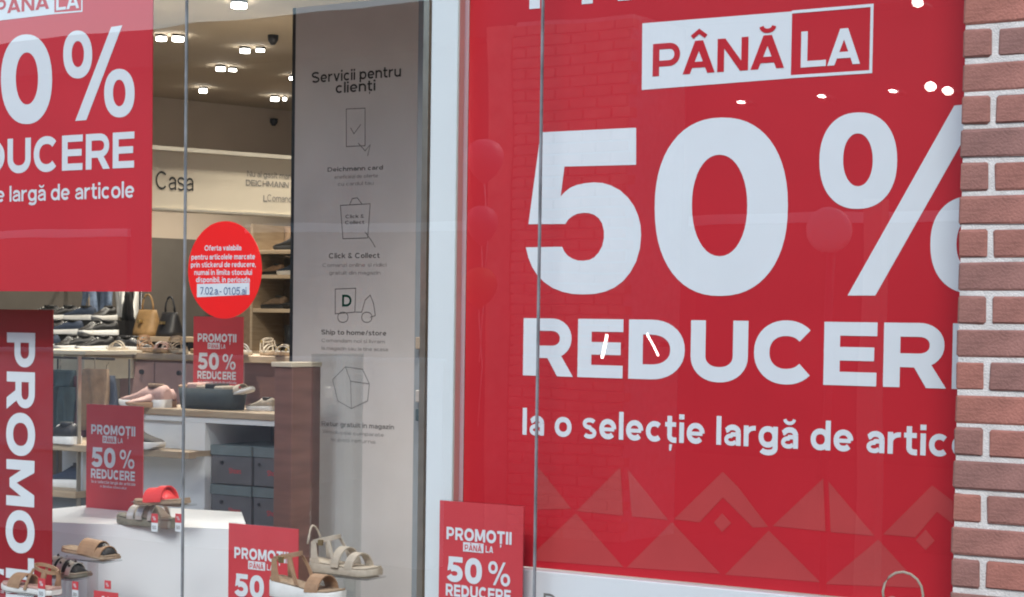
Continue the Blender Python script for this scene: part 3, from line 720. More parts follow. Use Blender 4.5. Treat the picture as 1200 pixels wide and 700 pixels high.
def sneaker(label, upper, sole, loc, rz, s=1.0, lace='shoewhite', cat='sneaker', group=None):
    t = thing('sneaker', label, cat, loc, group, rz, world=False); t.scale = (s, s, s)
    L_ = .285
    slab_profile(MB(), L_, .10, lambda x: .006*max(0, (x-.75)/.25)**2*4, lambda x: .030+.010*(1-x)+.004*max(0, x-.8)*5).build('sole', M[sole], t)
    H = [(.01, .085, .55), (.06, .105, .80), (.16, .100, .92), (.28, .088, .86), (.38, .098, .80), (.48, .088, .82), (.60, .070, .92), (.72, .057, .98), (.84, .050, .90), (.93, .040, .70), (.985, .028, .35)]
    rings = []
    for x, hh, w_ in H:
        y = w_*.047; z0 = .026; ring = []
        for k in range(12):
            a = math.pi*2*k/12; cz = z0+(hh-z0)/2
            ring.append((x*L_, math.cos(a)*y*(1 if math.sin(a) < .5 else .86), cz+math.sin(a)*(hh-z0)/2))
        rings.append(ring)
    MB().loft(rings).build('upper', M[upper], t)
    mb = MB(); mb.loft([[( .10*L_+.045+math.cos(a)*.042, math.sin(a)*.030, z) for a in [2*math.pi*k/14 for k in range(14)]] for z in (.092, .108)]); mb.build('collar', M['black' if upper != 'pink' else 'brown'], t)
    mb = MB()
    for k, x in enumerate((.43, .49, .55, .61)): strap(mb, x*L_, x*L_, .026, .062-k*.006, .030-k*.003, .008, .003, 8)
    mb.build('laces', M[lace], t)
    return t
def sandal(label, straps, upper, sole, loc, rz, s=1.0, wedge=.02, ankle=False, cat='sandal', group=None, heel=.0, insole=None, back=None, studs=False, tiltx=0, filler=None):
    t = thing('sandal', label, cat, loc, group, rz, world=False); t.scale = (s, s, s)
    t.rotation_euler.y = tiltx
    L_ = .265
    ztop = lambda x: wedge+heel*max(0, 1-x*1.5)+.012*max(0, x-.85)*4
    slab_profile(MB(), L_, .092, lambda x: .012*max(0, x-.85)*4, ztop).build('sole', M[sole], t)
    slab_profile(MB(), L_*.985, .086, lambda x: ztop(x)+.0005, lambda x: ztop(x)+.006+.004*max(0, .15-x)*6).build('insole', M[insole or upper], t)
    for (x, h, wd, dx) in straps:
        strap(MB(), x*L_-dx, x*L_+dx, .042, ztop(x)-.002, h, wd, .004).build('strap', M[upper], t)
    if filler:
        x, h, wd, dx = straps[0]; xs_ = [q[0] for q in straps]; xa_ = min(xs_)*L_-.03; xb_ = max(xs_)*L_+.03; hm = max(q[1] for q in straps)
        rs = []
        for k in range(7):
            f_ = k/6; hh = hm*.94*math.sqrt(max(.02, 1-(2*f_-1)**2)); X_ = xa_+(xb_-xa_)*f_; z_ = ztop((X_/L_))+.006
            rs.append([(X_, .036*math.cos(a), z_+hh*.86*max(0, math.sin(a))) for a in [2*math.pi*q/14 for q in range(14)]])
        MB().loft(rs).build('paper_filler', M[filler], t)
    if studs:
        for (x, h, wd, dx) in straps:
            for k in range(1, 4):
                a = math.pi*k/4; p = (x*L_, -math.cos(a)*.046, ztop(x)+math.sin(a)*(h+.002))
                MB().tube([(p[0], p[1], p[2]), (p[0], p[1]-math.cos(a)*.004, p[2]+math.sin(a)*.008)], [.005, .003], 6).build('stud', M['black'], t)
    if ankle:
        zz = ztop(0)+.006
        def band(cx, cz, rx, ry, hgt, rise, th=.003):
            rs = []
            for k in range(25):
                a = 2*math.pi*k/24; c_, s_ = math.cos(a), math.sin(a); z_ = cz+rise*c_
                rs.append([(cx+rx*c_, ry*s_, z_-hgt/2), (cx+(rx+th)*c_, (ry+th)*s_, z_-hgt/2), (cx+(rx+th)*c_, (ry+th)*s_, z_+hgt/2), (cx+rx*c_, ry*s_, z_+hgt/2)])
            return MB().loft(rs, False, cap=False)
        band(.050, zz+.066, .047, .033, .013, .012).build('ankle_strap', M[upper], t)
        for sy in (-1, 1):
            MB().loft([[(x-w2/2, sy*y, z), (x+w2/2, sy*y, z), (x+w2/2, sy*(y+.003), z), (x-w2/2, sy*(y+.003), z)] for x, y, z, w2 in ((.036, .038, zz-.008, .034), (.030, .037, zz+.025, .024), (.026, .034, zz+.060, .018))], False).build('side_strap', M[upper], t)
            MB().loft([[(x-w2/2, sy*y, z), (x+w2/2, sy*y, z), (x+w2/2, sy*(y+.003), z), (x-w2/2, sy*(y+.003), z)] for x, y, z, w2 in ((.118, .040, zz-.012, .014), (.100, .038, zz+.03, .012), (.080, .030, zz+.068, .012))], False).build('side_strap', M[upper], t)
        if back:
            pts = [(-.008+.01*abs(k)/4, .012*k/4*3, zz+.05+.055*(1-(k/4)**2)) for k in range(-4, 5)]
            MB().tube(pts, .0035, 8).build('heel_loop', M[back], t)
        MB().box(.05, .066, -.045, -.037, zz+.05, zz+.068).build('buckle', M['gold'], t)
    return t
def acrylic_shelf(label, x0, x1, Y, dy, z, zb=.5, group='clear acrylic shoe stands'):
    t = thing('shoe_stand', label, 'stand', ((x0+x1)/2, Y, zb), group)
    MB().box(x0, x1, Y-dy/2, Y+dy/2, z-.006, z).build('top', M['acrylic'], t)
    MB().box((x0+x1)/2-.02, (x0+x1)/2+.02, Y+.0, Y+.012, zb, z-.0065).build('post', M['acrylic'], t)
    return t

# white display block
pz = at(59, 612.5, .62); zt_ = pz.z
e1 = at_z(58, 612, zt_); e2 = at_z(213.5, 618, zt_); e3 = at_z(290, 620.5, zt_)
bk1 = e1+Vector((.15, 1.1, 0)); bk3 = e3+Vector((0, .35, 0))
t = thing('display_block', 'large glossy white display block carrying the sandals', 'display block', (e1.x, e1.y, .02))
b0 = e1-Vector((.35, -.0, 0))
MB().slab([(b0.x, b0.y), (e1.x, e1.y), (e2.x, e2.y), (e3.x, e3.y), (e3.x-.42, e3.y+.45), (b0.x, b0.y+.6)], .02, zt_).build('body', M['whitelac'], t)
# sandals on / in front of the block
zb_ = zt_
def on_top(px, py_foot, z, dz=0): return at_z(px, py_foot, z+dz)
p = on_top(194, 621, zt_)
sandal('grey olive slide with white straps on the top edge of the white block', [(.50, .052, .030, .004), (.68, .043, .030, -.004), (.30, .060, .016, .008)], 'silver', 'olive', at_z(192, 619.5, zt_)+Vector((.02, .04, 0)), R(182), 1.0, .026, insole='olive', filler='sand')
q_ = at(218, 590, .72)
sandal('bright coral red buckled slide raised above the white block', [(.40, .056, .040, .006), (.60, .050, .055, -.002)], 'coral', 'cork', q_, R(178), .92, .012, insole='cork', tiltx=R(5), filler='coral')
acrylic_shelf('clear shoe stand lifting the coral red slide', q_.x-.22, q_.x+.01, q_.y, .09, q_.z-.004, zt_+.001)
q_ = at(78, 645, .45)
sandal('tan slide with a black buckle in front of the white block', [(.54, .050, .085, .0), (.76, .036, .03, 0)], 'tan', 'cork', q_, R(0), .92, .010, insole='cork', tiltx=R(4), filler='black')
acrylic_shelf('clear shoe stand under the tan slide', q_.x+.02, q_.x+.22, q_.y, .09, q_.z-.018, .5)
q_ = at(42, 671, .50)
sandal('silver strappy sandal with dark studs in front of the white block', [(.26, .052, .030, .005), (.42, .056, .030, .005), (.58, .052, .026, .003), (.74, .040, .022, 0)], 'silver', 'olive', q_, R(3), .95, .012, insole='sand', studs=True, filler='black')
acrylic_shelf('clear shoe stand under the studded silver sandal', q_.x+.04, q_.x+.22, q_.y, .09, q_.z-.001, .5)
q_ = at(66, 697.5, .20)
sandal('tan open sandal in the bottom left corner in front of the narrow banner', [(.62, .046, .06, .01)], 'tan', 'shoewhite', q_, R(180), .92, .018, insole='pink', ankle=True)
acrylic_shelf('clear shoe stand in the bottom left corner', q_.x-.22, q_.x-.02, q_.y, .09, q_.z-.001, .4)
# pedestal sandal in sand colour
q_ = at(368, 668.5, .55)
sandal('beige strappy walking sandal with heel loop on its own clear pedestal', [(.48, .060, .032, .012), (.68, .048, .032, .010)], 'sand', 'sand', q_, R(0), 1.0, .022, insole='sand', ankle=True, heel=.010, back='sand')
acrylic_shelf('clear pedestal under the beige walking sandal', q_.x+.03, q_.x+.25, q_.y, .10, q_.z-.001, .4)
# brown wedge with white sole, facing right, bottom
q_ = at(322, 697, .42)
sandal('tan wedge sandal with a thick white sole at the bottom centre left', [(.68, .048, .05, .006)], 'tan', 'shoewhite', q_, R(0), 1.04, .028, insole='cork', ankle=True, heel=.022)
acrylic_shelf('clear stand under the tan wedge sandal', q_.x+.03, q_.x+.25, q_.y, .10, q_.z-.001, .4)
# sandal under the red banner at right (only its strap rises into view)
q_ = at(1040, 726, .10)
q_ = at(1040, 722, .05)
sp = sandal('pale pink sandal whose thin instep loop rises before the triangle pattern', [(.62, .04, .03, 0)], 'pink', 'shoewhite', q_+Vector((0, .005, -.03)), R(0), 1.0, .02)
MB().tube([(.035+.050*math.cos(R(200-22*k)), 0, .085+.052*math.sin(R(200-22*k))) for k in range(11)], .0032, 8).build('instep_loop', M['sand'], sp, off=Z0)
MB().box(.0, .012, -.012, .012, .026, .075, .002).build('loop_tab', M['pink'], sp, off=Z0)

# little price tags
def price_tag(label, px, py, Y, w=.028, h=.03, white=True):
    pl = wallplane(Y); u, v = pl.uv(px, py)
    t = thing('price_tag', label, 'price tag', (u, Y, v-.03), 'small red and white price tags')
    panel_box(MB(), pl, u-w/2, u+w/2, v-h/2, v+h/2, .002).build('red_card', M['redlight'], t)
    mb = MB(); put_text_w(mb, pl, '%', u-w*.25, v-h*.22, w*.5, h*.45, .2, .1); mb.build('lettering', M['white'], t, fix=False)
    if white:
        panel_box(MB(), pl, u-w/2, u+w/2, v-h/2-.030, v-h/2-.001, .002).build('white_card', M['white'], t)
        mb = MB(); put_text_w(mb, wallplane(Y), '50', u-w*.3, v-h/2-.022, w*.6, .012, .18, .1); mb.build('number', M['text_mid'], t, fix=False)
price_tag('price tag in front of the grey olive slide', 181, 607.5, .50)
price_tag('price tag below the coral red slide', 209, 607.5, .55)
price_tag('price tag beside the tan sandal in the bottom left corner', 48.5, 684, .16, .032, .034)
price_tag('price tag standing alone below the studded silver sandal', 88, 686.5, .38, .028, .028)
price_tag('price tag just above the bottom red card', 126, 685.5, .38, .028, .028, False)
pl = wallplane(.36); u, v = pl.uv(110, 692)
t = thing('promo_card', 'small red card with a white percent sign at the bottom edge', 'card', (u, .36, v-.1))
panel_box(MB(), pl, u, u+.11, v-.14, v, .003).build('card', M['redlight'], t)
mb = MB(); put_text_w(mb, pl, '%', u+.035, v-.05, .045, .035, .2, .1); mb.build('lettering', M['white'], t, fix=False)

# ------------------------------------------------------------------ low white table with niche and shoe boxes
Yt = 2.0; plt = wallplane(Yt)
zw = at(220, 488, Yt).z; tx0 = plt.uv(150, 490)[0]; tx1 = plt.uv(337, 490)[0]; nx0 = plt.uv(240, 540)[0]; nx1 = plt.uv(327, 540)[0]; ntop = plt.uv(285, 498)[1]
t = thing('display_table', 'white display table with an oak top and an open niche of shoe boxes', 'table', (tx0, Yt, .02))
MB().box(tx0, tx1+.01, Yt-.01, Yt+.5, zw, zw+.03, .003).build('oak_top', M['oak'], t)
MB().box(tx0, tx1, Yt, Yt+.48, ntop, zw-.001).build('apron', M['whitelac'], t)
MB().box(plt.uv(213, 540)[0], nx0, Yt, Yt+.48, .02, ntop-.001).build('side_panel', M['whitelac'], t)
MB().box(nx1, tx1, Yt, Yt+.48, .02, ntop-.001).build('side_panel', M['whitelac'], t)
MB().box(nx0+.001, nx1-.001, Yt+.44, Yt+.47, .02, ntop-.002).build('back_panel', M['greyteal'], t)
MB().box(tx0, plt.uv(212.5, 540)[0], Yt+.02, Yt+.46, .02, ntop-.002).build('left_cabinet', M['whitelac'], t)
# niche content, lowest visible rows
r0 = plt.uv(285, 524)[1]; r1 = plt.uv(285, 571)[1]; hh = r0-r1
xm = plt.uv(289, 550)[0]
zrow = r0
nb = 0
boxlab = [['left shoe box of the top row in the white niche', 'right shoe box of the top row in the white niche'], ['left shoe box of the middle row in the white niche', 'right shoe box of the middle row in the white niche'], ['left shoe box of the bottom row in the white niche', 'right shoe box of the bottom row in the white niche']]
for rrow in range(3):
    for cc in range(2):
        xa_, xb_ = ((nx0+.006, xm-.004), (xm+.002, nx1-.008))[cc]
        z1_ = r0-rrow*hh; z0_ = z1_-hh+.004
        bt = thing('shoe_box', 'slate grey '+boxlab[rrow][cc], 'shoe box', ((xa_+xb_)/2, Yt+.03, z0_), 'shoe boxes in the niche of the white table')
        MB().box(xa_, xb_, Yt+.035+.01*cc, Yt+.40, z0_, z1_-.045, .002).build('body', M['boxblue'], bt)
        MB().box(xa_-.002, xb_+.002, Yt+.030+.01*cc, Yt+.402, z1_-.044, z1_-.001, .002).build('lid', M['boxteal'], bt)
        cx_ = xa_+(xb_-xa_)*(.28 if cc == 0 else .22)
        MB().tube([(cx_, Yt+.034, z1_-.075), (cx_, Yt+.026+.01*cc, z1_-.075)], .008, 10).build('finger_hole', M['black'], bt)
        plb = wallplane(Yt+.0345+.01*cc)
        mb = MB(); put_text_w(mb, plb, 'Shoes', xa_+(xb_-xa_)*.45, z1_-.12, .07, .022, .16, .1, o=.0012); mb.build('lettering', M['redlight'], bt, fix=False)
# basket and shoes on the table
zt2 = zw+.03
t = thing('shoe_basket', 'charcoal felt basket of shoes on the white table below a promotion sign', 'basket', (at(245, 480, Yt+.1).x, Yt+.1, zt2))
a = at(213, 470, Yt+.1).x; b = at(279, 470, Yt+.1).x; hB = at(245, 455, Yt+.1).z-zt2
mb = MB(); n = 20
def rr_(sx, sy, z): return [((a+b)/2+sx*c_, Yt+.12+sy*s_, z) for c_, s_ in [(q0/1, q1/1) for q0, q1 in arc(0, 0, 1, 1, 0, 360, n, 4)[:-1]]]
hw = (b-a)/2
mb.loft([rr_(hw*.93, .07, zt2+.001), rr_(hw*1.0, .08, zt2+hB), rr_(hw*.96, .07, zt2+hB), rr_(hw*.90, .06, zt2+.02)]); mb.build('bag', M['charcoal'], t)
for k in range(5):
    x = a+(b-a)*(.12+.16*k)
    MB().box(x-.03, x+.03, Yt+.06, Yt+.16, zt2+hB*.8, zt2+hB+.012+.01*(k % 2), .006).build('lining_fold', M[('tan', 'pink', 'beige', 'black', 'sand')[k]], t)
sandal('ivory sandal lying at the right end of the felt basket', [(.6, .04, .05, 0)], 'sand', 'shoewhite', at(262, 462, Yt+.12)+Vector((0, 0, -.02)), R(-8), .75, .015, insole='sand', tiltx=R(-12))
sneaker('ivory sneaker beside the felt basket on the white table', 'sand', 'shoewhite', at_z(300, 483, zt2)+Vector((0, .12, 0)), R(180), .55)
sneaker('large pale pink sneaker with a cream sole on the white table', 'pink', 'shoewhite', at(197, 479, Yt+.05)*1+Vector((0, 0, 0)), R(180), 1.0, lace='pink')
bpy.data.objects[-1] if False else None
sneaker('small pale pink sneaker pointing at the viewer left of the felt basket', 'pink', 'tan', at(206, 478, Yt+.12), R(-120), .8, lace='pink')

# ------------------------------------------------------------------ brown counter behind, with pale top
Yc = 2.8; plc = wallplane(Yc); Yc2 = 1.55
zct = plc.uv(250, 424)[1]
t = thing('wood_counter', 'long counter with pale top slab and dusty pink drawers behind the white table', 'counter', (plc.uv(136, 420)[0], Yc, .02))
cx0 = plc.uv(136, 430)[0]; cx1 = plc.uv(372, 430)[0]
MB().box(cx0, cx1, Yc-.02, Yc+.5, zct, zct+.035, .003).build('top_slab', M['oak'], t)
MB().box(cx0+.03, plc.uv(232, 430)[0], Yc+.01, Yc+.48, .02, zct-.001).build('carcass', M['pinkbox'], t)
ux = plc.uv(182, 440)[0]
for (xa_, xb_) in ((cx0+.035, ux-.004), (ux+.004, plc.uv(228, 430)[0])):
    for (za, zb2) in ((zct-.01-.20, zct-.012), (zct-.42, zct-.215)):
        d_ = MB().box(xa_, xb_, Yc-.008, Yc+.009, za, zb2, .002).build('drawer_front', M['pinkbox'], t)
        kx = (xa_+xb_)/2+.04
        MB().tube([(kx, Yc-.009, (za+zb2)/2+.05), (kx, Yc-.022, (za+zb2)/2+.05)], .012, 10).build('knob', M['darkmetal'], d_)
MB().box(plc.uv(286, 430)[0], plc.uv(371, 430)[0], Yc+.005, Yc+.48, .02, zct-.001).build('brown_end', M['brownwood'], t)
MB().box(plc.uv(232.5, 430)[0], plc.uv(285, 430)[0], Yc+.012, Yc+.48, .02, zct-.002).build('brown_middle', M['pinkbox'], t)
# brown plinth in front of the panel
plk = wallplane(1.75)
kx0 = plk.uv(321, 500)[0]; kx1 = at(375, 500, 1.93).x; kz = plk.uv(350, 431)[1]
t = thing('brown_plinth', 'reddish brown wooden plinth in front of the grey panel', 'plinth', (kx0, 1.75, .02))
MB().box(kx0, kx1, 1.75, 1.93, .02, kz, .003).build('body', M['brownwood'], t)
MB().box(kx0-.01, kx1+.003, 1.74, 1.935, kz+.001, kz+.02, .002).build('top', M['fascia'], t)
a = at(365, 500, 1.2)
tag(MB().box(a.x-.004, a.x+.004, 1.2, 1.5, .02, at(365, 415, 1.2).z).build('acrylic_panel', M['acrylic']), 'upright clear acrylic panel before the brown plinth', 'panel')

# sandals on the counter top (row)
zr = zct+.035
cols = ['sand', 'tan', 'silver', 'pink', 'beige', 'tan', 'silver', 'sand', 'gold', 'silver']
wh = ['first sandal from the left on the pale counter top', 'second sandal from the left on the pale counter top', 'third sandal from the left on the pale counter top', 'fourth sandal from the left on the pale counter top',
      'fifth sandal from the left on the counter, next to the glass joint', 'sandal on the counter just right of the glass joint', 'sandal on the counter right of the hanging promotion sign', 'sandal on the counter in the middle of the gap to the grey panel', 'last but one sandal before the grey panel', 'last sandal on the counter beside the grey panel']
for i, px in enumerate((148, 162, 178, 192, 207, 222, 292, 306, 320, 333)):
    sandal(cols[i].replace('gold', 'brassy')+' coloured '+wh[i], [(.5, .05, .03, .01), (.72, .04, .02, 0)], cols[i], 'cork' if i % 2 else 'sand', at(px, 412, Yc+.12)*1 if False else Vector((at(px, 420, Yc+.12).x, Yc+.1+.05*(i % 2), zr)), R(-60+25*(i % 3)), .8, .02, ankle=(i % 3 == 1), group='small sandals in a row on the counter top')

# ------------------------------------------------------------------ left shelving unit
Ys = 1.9; pls = wallplane(Ys)
sx0 = pls.uv(20, 520)[0]; sx1 = pls.uv(222, 520)[0]
z_a = pls.uv(120, 522)[1]; z_b = pls.uv(80, 574)[1]; z_c = at(80, 413, Ys+.55).z
t = thing('shoe_shelf', 'low shelving unit of pale oak boards left of the white table', 'shelf', (sx0, Ys, .02))
MB().box(sx0, sx1+.05, Ys-.06, Ys-.012, z_a-.03, z_a, .002).build('shelf_board', M['oak'], t)
MB().box(sx0, pls.uv(100, 520)[0], Ys-.06, Ys+.4, z_b-.03, z_b, .002).build('shelf_board', M['oak'], t)
MB().box(sx0-.6, at(99, 420, Ys+.55).x, Ys+.55, Ys+.95, z_c-.13, z_c-.012, .002).build('cream_drawer', M['cream'], t)
MB().box(sx0-.6, at(100, 420, Ys+.53).x, Ys+.53, Ys+.97, z_c-.011, z_c+.01, .002).build('top_board', M['fascia'], t)
x98 = pls.uv(98.5, 450)[0]
MB().box(x98-.004, x98+.004, Ys-.04, Ys-.02, .02, z_c).build('upright', M['metal'], t)
MB().box(sx0, pls.uv(99, 600)[0], Ys+.02, Ys+.04, .02, z_b-.031).build('lower_panel', M['greyteal'], t)
MB().box(pls.uv(94, 550)[0], pls.uv(97, 550)[0], Ys+.0, Ys+.3, z_b+.001, z_a-.031).build('divider', M['whitelac'], t)
MB().box(sx0, pls.uv(94, 550)[0]-.001, Ys+.28, Ys+.3, z_b+.001, z_a-.032).build('white_back', M['whitelac'], t)
sneaker('dark graphite sneaker with a white sole behind the promotion sign', 'graphite', 'shoewhite', Vector((pls.uv(142, 520)[0], Ys-.036, z_a)), R(0), 1.0, 'graphite')
sneaker('black slip-on with white laces next to the narrow banner', 'black', 'shoewhite', Vector((pls.uv(98, 520)[0], Ys-.036, z_a)), R(180), .9)
sneaker('navy high sneaker in the white box below the oak shelf', 'navy', 'shoewhite', Vector((pls.uv(96, 572)[0]-.03, Ys+.1, z_b)), R(180), 1.05, 'navy')
sneaker('white sneaker heel peeping out left of the lower promotion sign', 'shoewhite', 'shoewhite', Vector((pls.uv(97, 520)[0], Ys+.10, z_a)), R(20), .8)
MB().box(sx0, sx1, Ys-.012, Ys+.4, z_a-.028, z_a-.004).build('deep_shelf', M['oak'], t)

# ------------------------------------------------------------------ clothes
def garment(label, px0, px1, py0, py1, Y, m_, legs=False, cat='garment', group=None):
    a = at(px0, py0, Y); b = at(px1, py1, Y); x0, x1, z1, z0 = a.x, b.x, a.z, b.z
    t = thing('garment', label, cat, ((x0+x1)/2, Y, z0), group)
    def drape(xa, xb, za, zb):
        nx, nz = 11, 6; mb = MB(); ph = random.random()*6
        f = []; 
        for side in (0, 1):
            for k in range(nz+1):
                for i in range(nx+1):
                    u_ = i/nx; w_ = k/nz; x = xa+(xb-xa)*u_; fl = 1+.06*w_*math.sin(ph+3*u_)
                    d_ = (.018*math.sin(u_*14+ph)*(.4+.6*w_)+.010*math.sin(u_*5+w_*4+ph)); e = math.sqrt(max(0, 1-(2*u_-1)**4))*.03
                    f.append(((xa+xb)/2+(x-(xa+xb)/2)*fl, Y+d_+(e if side else -e), za+(zb-za)*w_))
        N = (nx+1)*(nz+1); fs = []
        for side in (0, 1):
            for k in range(nz):
                for i in range(nx):
                    q0 = side*N+k*(nx+1)+i; fs.append((q0, q0+1, q0+nx+2, q0+nx+1))
        for k in range(nz):
            for i in (0, nx): q0 = k*(nx+1)+i; fs.append((q0, q0+nx+1, q0+nx+1+N, q0+N))
        for i in range(nx):
            for k in (0, nz): q0 = k*(nx+1)+i; fs.append((q0, q0+1, q0+1+N, q0+N))
        return mb.add(f, fs, True)
    if legs:
        xm_ = (x0+x1)/2; zm = z1-(z1-z0)*.25
        drape(x0, x1, z1, zm).build('waist', M[m_], t)
        drape(x0, xm_-.01, zm-.001, z0).build('leg', M[m_], t); drape(xm_+.01, x1, zm-.001, z0).build('leg', M[m_], t)
    else: drape(x0, x1, z1, z0).build('cloth', M[m_], t)
    MB().tube([((x0+x1)/2, Y, z1), ((x0+x1)/2, Y, z1+.05), ((x0+x1)/2+.015, Y, z1+.065)], .003, 6).build('hanger_hook', M['metal'], t)
    return t
Yg = 2.35
garment('dark teal trousers hanging next to the narrow banner', 55, 86, 433, 512, Yg, 'teal', True, group='clothes hanging below the cream drawers')
garment('maroon trousers hanging between the teal and the brown clothes', 84, 101, 440, 512, Yg+.05, 'maroon', group='clothes hanging below the cream drawers')
garment('light brown coat hanging left of the pink drawers', 98, 124, 432, 505, Yg-.02, 'brown', group='clothes hanging below the cream drawers')
garment('slate blue garment hanging at the right end of the low rack', 118, 132, 440, 500, Yg+.04, 'navy', group='clothes hanging below the cream drawers')
tr = thing('clothes_rail', 'low clothes rail carrying the coats below the cream drawers', 'clothes rail', at(90, 430, Yg))
a = at(50, 430, Yg); b = at(134, 434, Yg); zz = (a.z+b.z)/2+.05
MB().tube([(a.x, Yg, zz), (b.x, Yg, zz)], .006).build('rail', M['darkmetal'], tr)
for x in (a.x, b.x): MB().tube([(x, Yg+.1, .02), (x, Yg+.1, zz)], .005).build('post', M['darkmetal'], tr)
Yh = 4.6
for i, (x0, x1, y0, y1, m_, nm) in enumerate(((20, 60, 300, 372, 'greyteal', 'grey jacket on the far rail behind the left banner'), (66, 84, 330, 378, 'beige', 'grey beige coat on the far rail'), (96, 112, 330, 380, 'jeans', 'pale blue jeans on the far rail'), (113, 132, 330, 382, 'jeans', 'second pale blue jeans on the far rail right of the first'),
        (104, 111, 345, 385, 'beige', 'narrow beige scarf between the jeans'), (139, 147, 338, 372, 'shoewhite', 'narrow white top on the far rail'), (148, 154, 340, 376, 'black', 'narrow black top on the far rail'), (153, 160, 338, 374, 'shoewhite', 'second narrow white top right of the black one'),
        (180, 192, 293, 345, 'beige', 'beige blouse hanging left of the glass joint'), (192, 201, 296, 348, 'greyteal', 'grey blouse hanging left of the glass joint'), (202, 211, 292, 340, 'black', 'black blouse hanging at the glass joint'), (219, 226, 300, 350, 'beige', 'beige blouse peeping out left of the round sticker'))):
    garment(nm, x0, x1, y0, y1, Yh+(.08 if i % 2 else 0)+(1.4 if i > 7 else 0), m_, group='clothes on the far rails')
for (x0, x1, py, Y_, lab) in ((15, 165, 328, Yh, 'far clothes rail behind the left banner'), (176, 232, 291, Yh+1.4, 'farthest clothes rail left of the round sticker')):
    a = at(x0, py, Y_+.04); b = at(x1, py, Y_+.04)
    tr = thing('clothes_rail', lab, 'clothes rail', (a.x, Y_+.04, .02))
    MB().tube([(a.x, Y_+.04, a.z+.05), (b.x, Y_+.04, a.z+.05)], .012).build('rail', M['darkmetal'], tr)
    for x in (a.x, b.x): MB().tube([(x, Y_+.04, .02), (x, Y_+.04, a.z+.05)], .012).build('post', M['darkmetal'], tr)

# black shoes with white soles on a table behind
Yk = 3.4; plk2 = wallplane(Yk)
zk = plk2.uv(100, 411)[1]
t = thing('black_shoe_table', 'dark table crowded with black sneakers left of the sandals', 'table', (plk2.uv(30, 411)[0], Yk, .02))
kx0 = plk2.uv(20, 411)[0]; kx1 = plk2.uv(133, 411)[0]
MB().box(kx0, kx1, Yk-.05, Yk+.9, zk-.03, zk, .003).build('table_top', M['darkmetal'], t)
for x in (kx0+.05, kx1-.05):
    for y in (Yk, Yk+.8): MB().box(x-.02, x+.02, y, y+.04, .02, zk-.031).build('leg', M['darkmetal'], t)
pos = ['front left', 'front second', 'front third', 'front fourth', 'middle left', 'middle second', 'middle third', 'middle fourth', 'back left', 'back second', 'back third', 'back fourth']
st2 = MB
for i in range(12):
    r_, c_ = divmod(i, 4)
    x = at(70+c_*21+(6 if r_ == 1 else 0), 400, Yk+.10+.24*r_).x
    z = zk+.085*r_
    if r_:
        if c_ == 0:
            MB().box(kx0-.3, at(146, 400, Yk+.2+.24*r_).x, Yk+.05+.24*r_, Yk+.05+.24*r_+.24, zk+.001, z-.001).build('riser', M['darkmetal'], t)
    sneaker('black sneaker with a white sole, %s one on the dark table' % pos[i], 'black' if i % 5 else 'navy', 'shoewhite', Vector((x, Yk+.10+.24*r_, z)), R((205, 250, 228, 285)[(i*3+r_) % 4]), .8, group='black sneakers on the dark table')

# bags on the shelf
Yb = 3.9
t = thing('bag_shelf', 'short wooden shelf holding the ochre bag and the dark bag', 'shelf', at(180, 395, Yb))
a = at(156, 394, Yb); b = at(214, 398, Yb)
MB().box(a.x, b.x, Yb-.02, Yb+.3, a.z-.03, a.z, .002).build('board', M['oak'], t)
MB().box(a.x, b.x, Yb+.05, Yb+.28, .02, a.z-.031).build('base', M['black'], t)
def bag(label, px0, px1, pytop, m_):
    x0 = at(px0, 390, Yb+.1).x; x1 = at(px1, 390, Yb+.1).x; zt3 = at(px0, pytop, Yb+.1).z; z0 = a.z+.001; w2 = (x1-x0)/2; cx_ = (x0+x1)/2
    t = thing('handbag', label, 'handbag', (cx_, Yb+.1, z0))
    rs = []
    for k in range(6):
        f_ = k/5; wx = w2*(1-.28*f_**1.5); wy = .07*(1-.75*f_)+.004
        rs.append([(cx_+wx*c0, Yb+.1+wy*s0, z0+(zt3-z0)*f_) for c0, s0 in arc(0, 0, 1, 1, 0, 360, 16, 3)[:-1]])
    MB().loft(rs).build('body', M[m_], t)
    MB().tube([(cx_+w2*.5*math.cos(R(180-20*k)), Yb+.1, zt3+.09*math.sin(R(20*k))) for k in range(10)], .006, 6).build('handle', M[m_], t)
    MB().box(cx_-.012, cx_+.012, Yb+.02, Yb+.05, z0+(zt3-z0)*.5, z0+(zt3-z0)*.62, .002).build('clasp', M['gold'], t)
bag('ochre leather handbag on the short wooden shelf', 160, 186, 363, 'ochre')
bag('blackish handbag right of the ochre one', 188, 210, 366, 'black')

for i, (px, py, Y_, rz, up, nm) in enumerate(((108, 421, 3.0, 20, 'black', 'black sneaker lying at the left end of the pale counter'), (122, 421, 3.05, 250, 'black', 'black sneaker pointing at the viewer at the left end of the pale counter'),
      (128, 496, 2.2, 200, 'graphite', 'graphite sneaker low behind the hanging coat'))):
    if i < 2: loc = Vector((at(px+28, py, Yc+.1).x, Yc+.10+.12*i, zr))
    else: loc = at(px, py, Y_)
    if i < 2: sneaker(nm, up, 'shoewhite', loc, R(rz), .75)
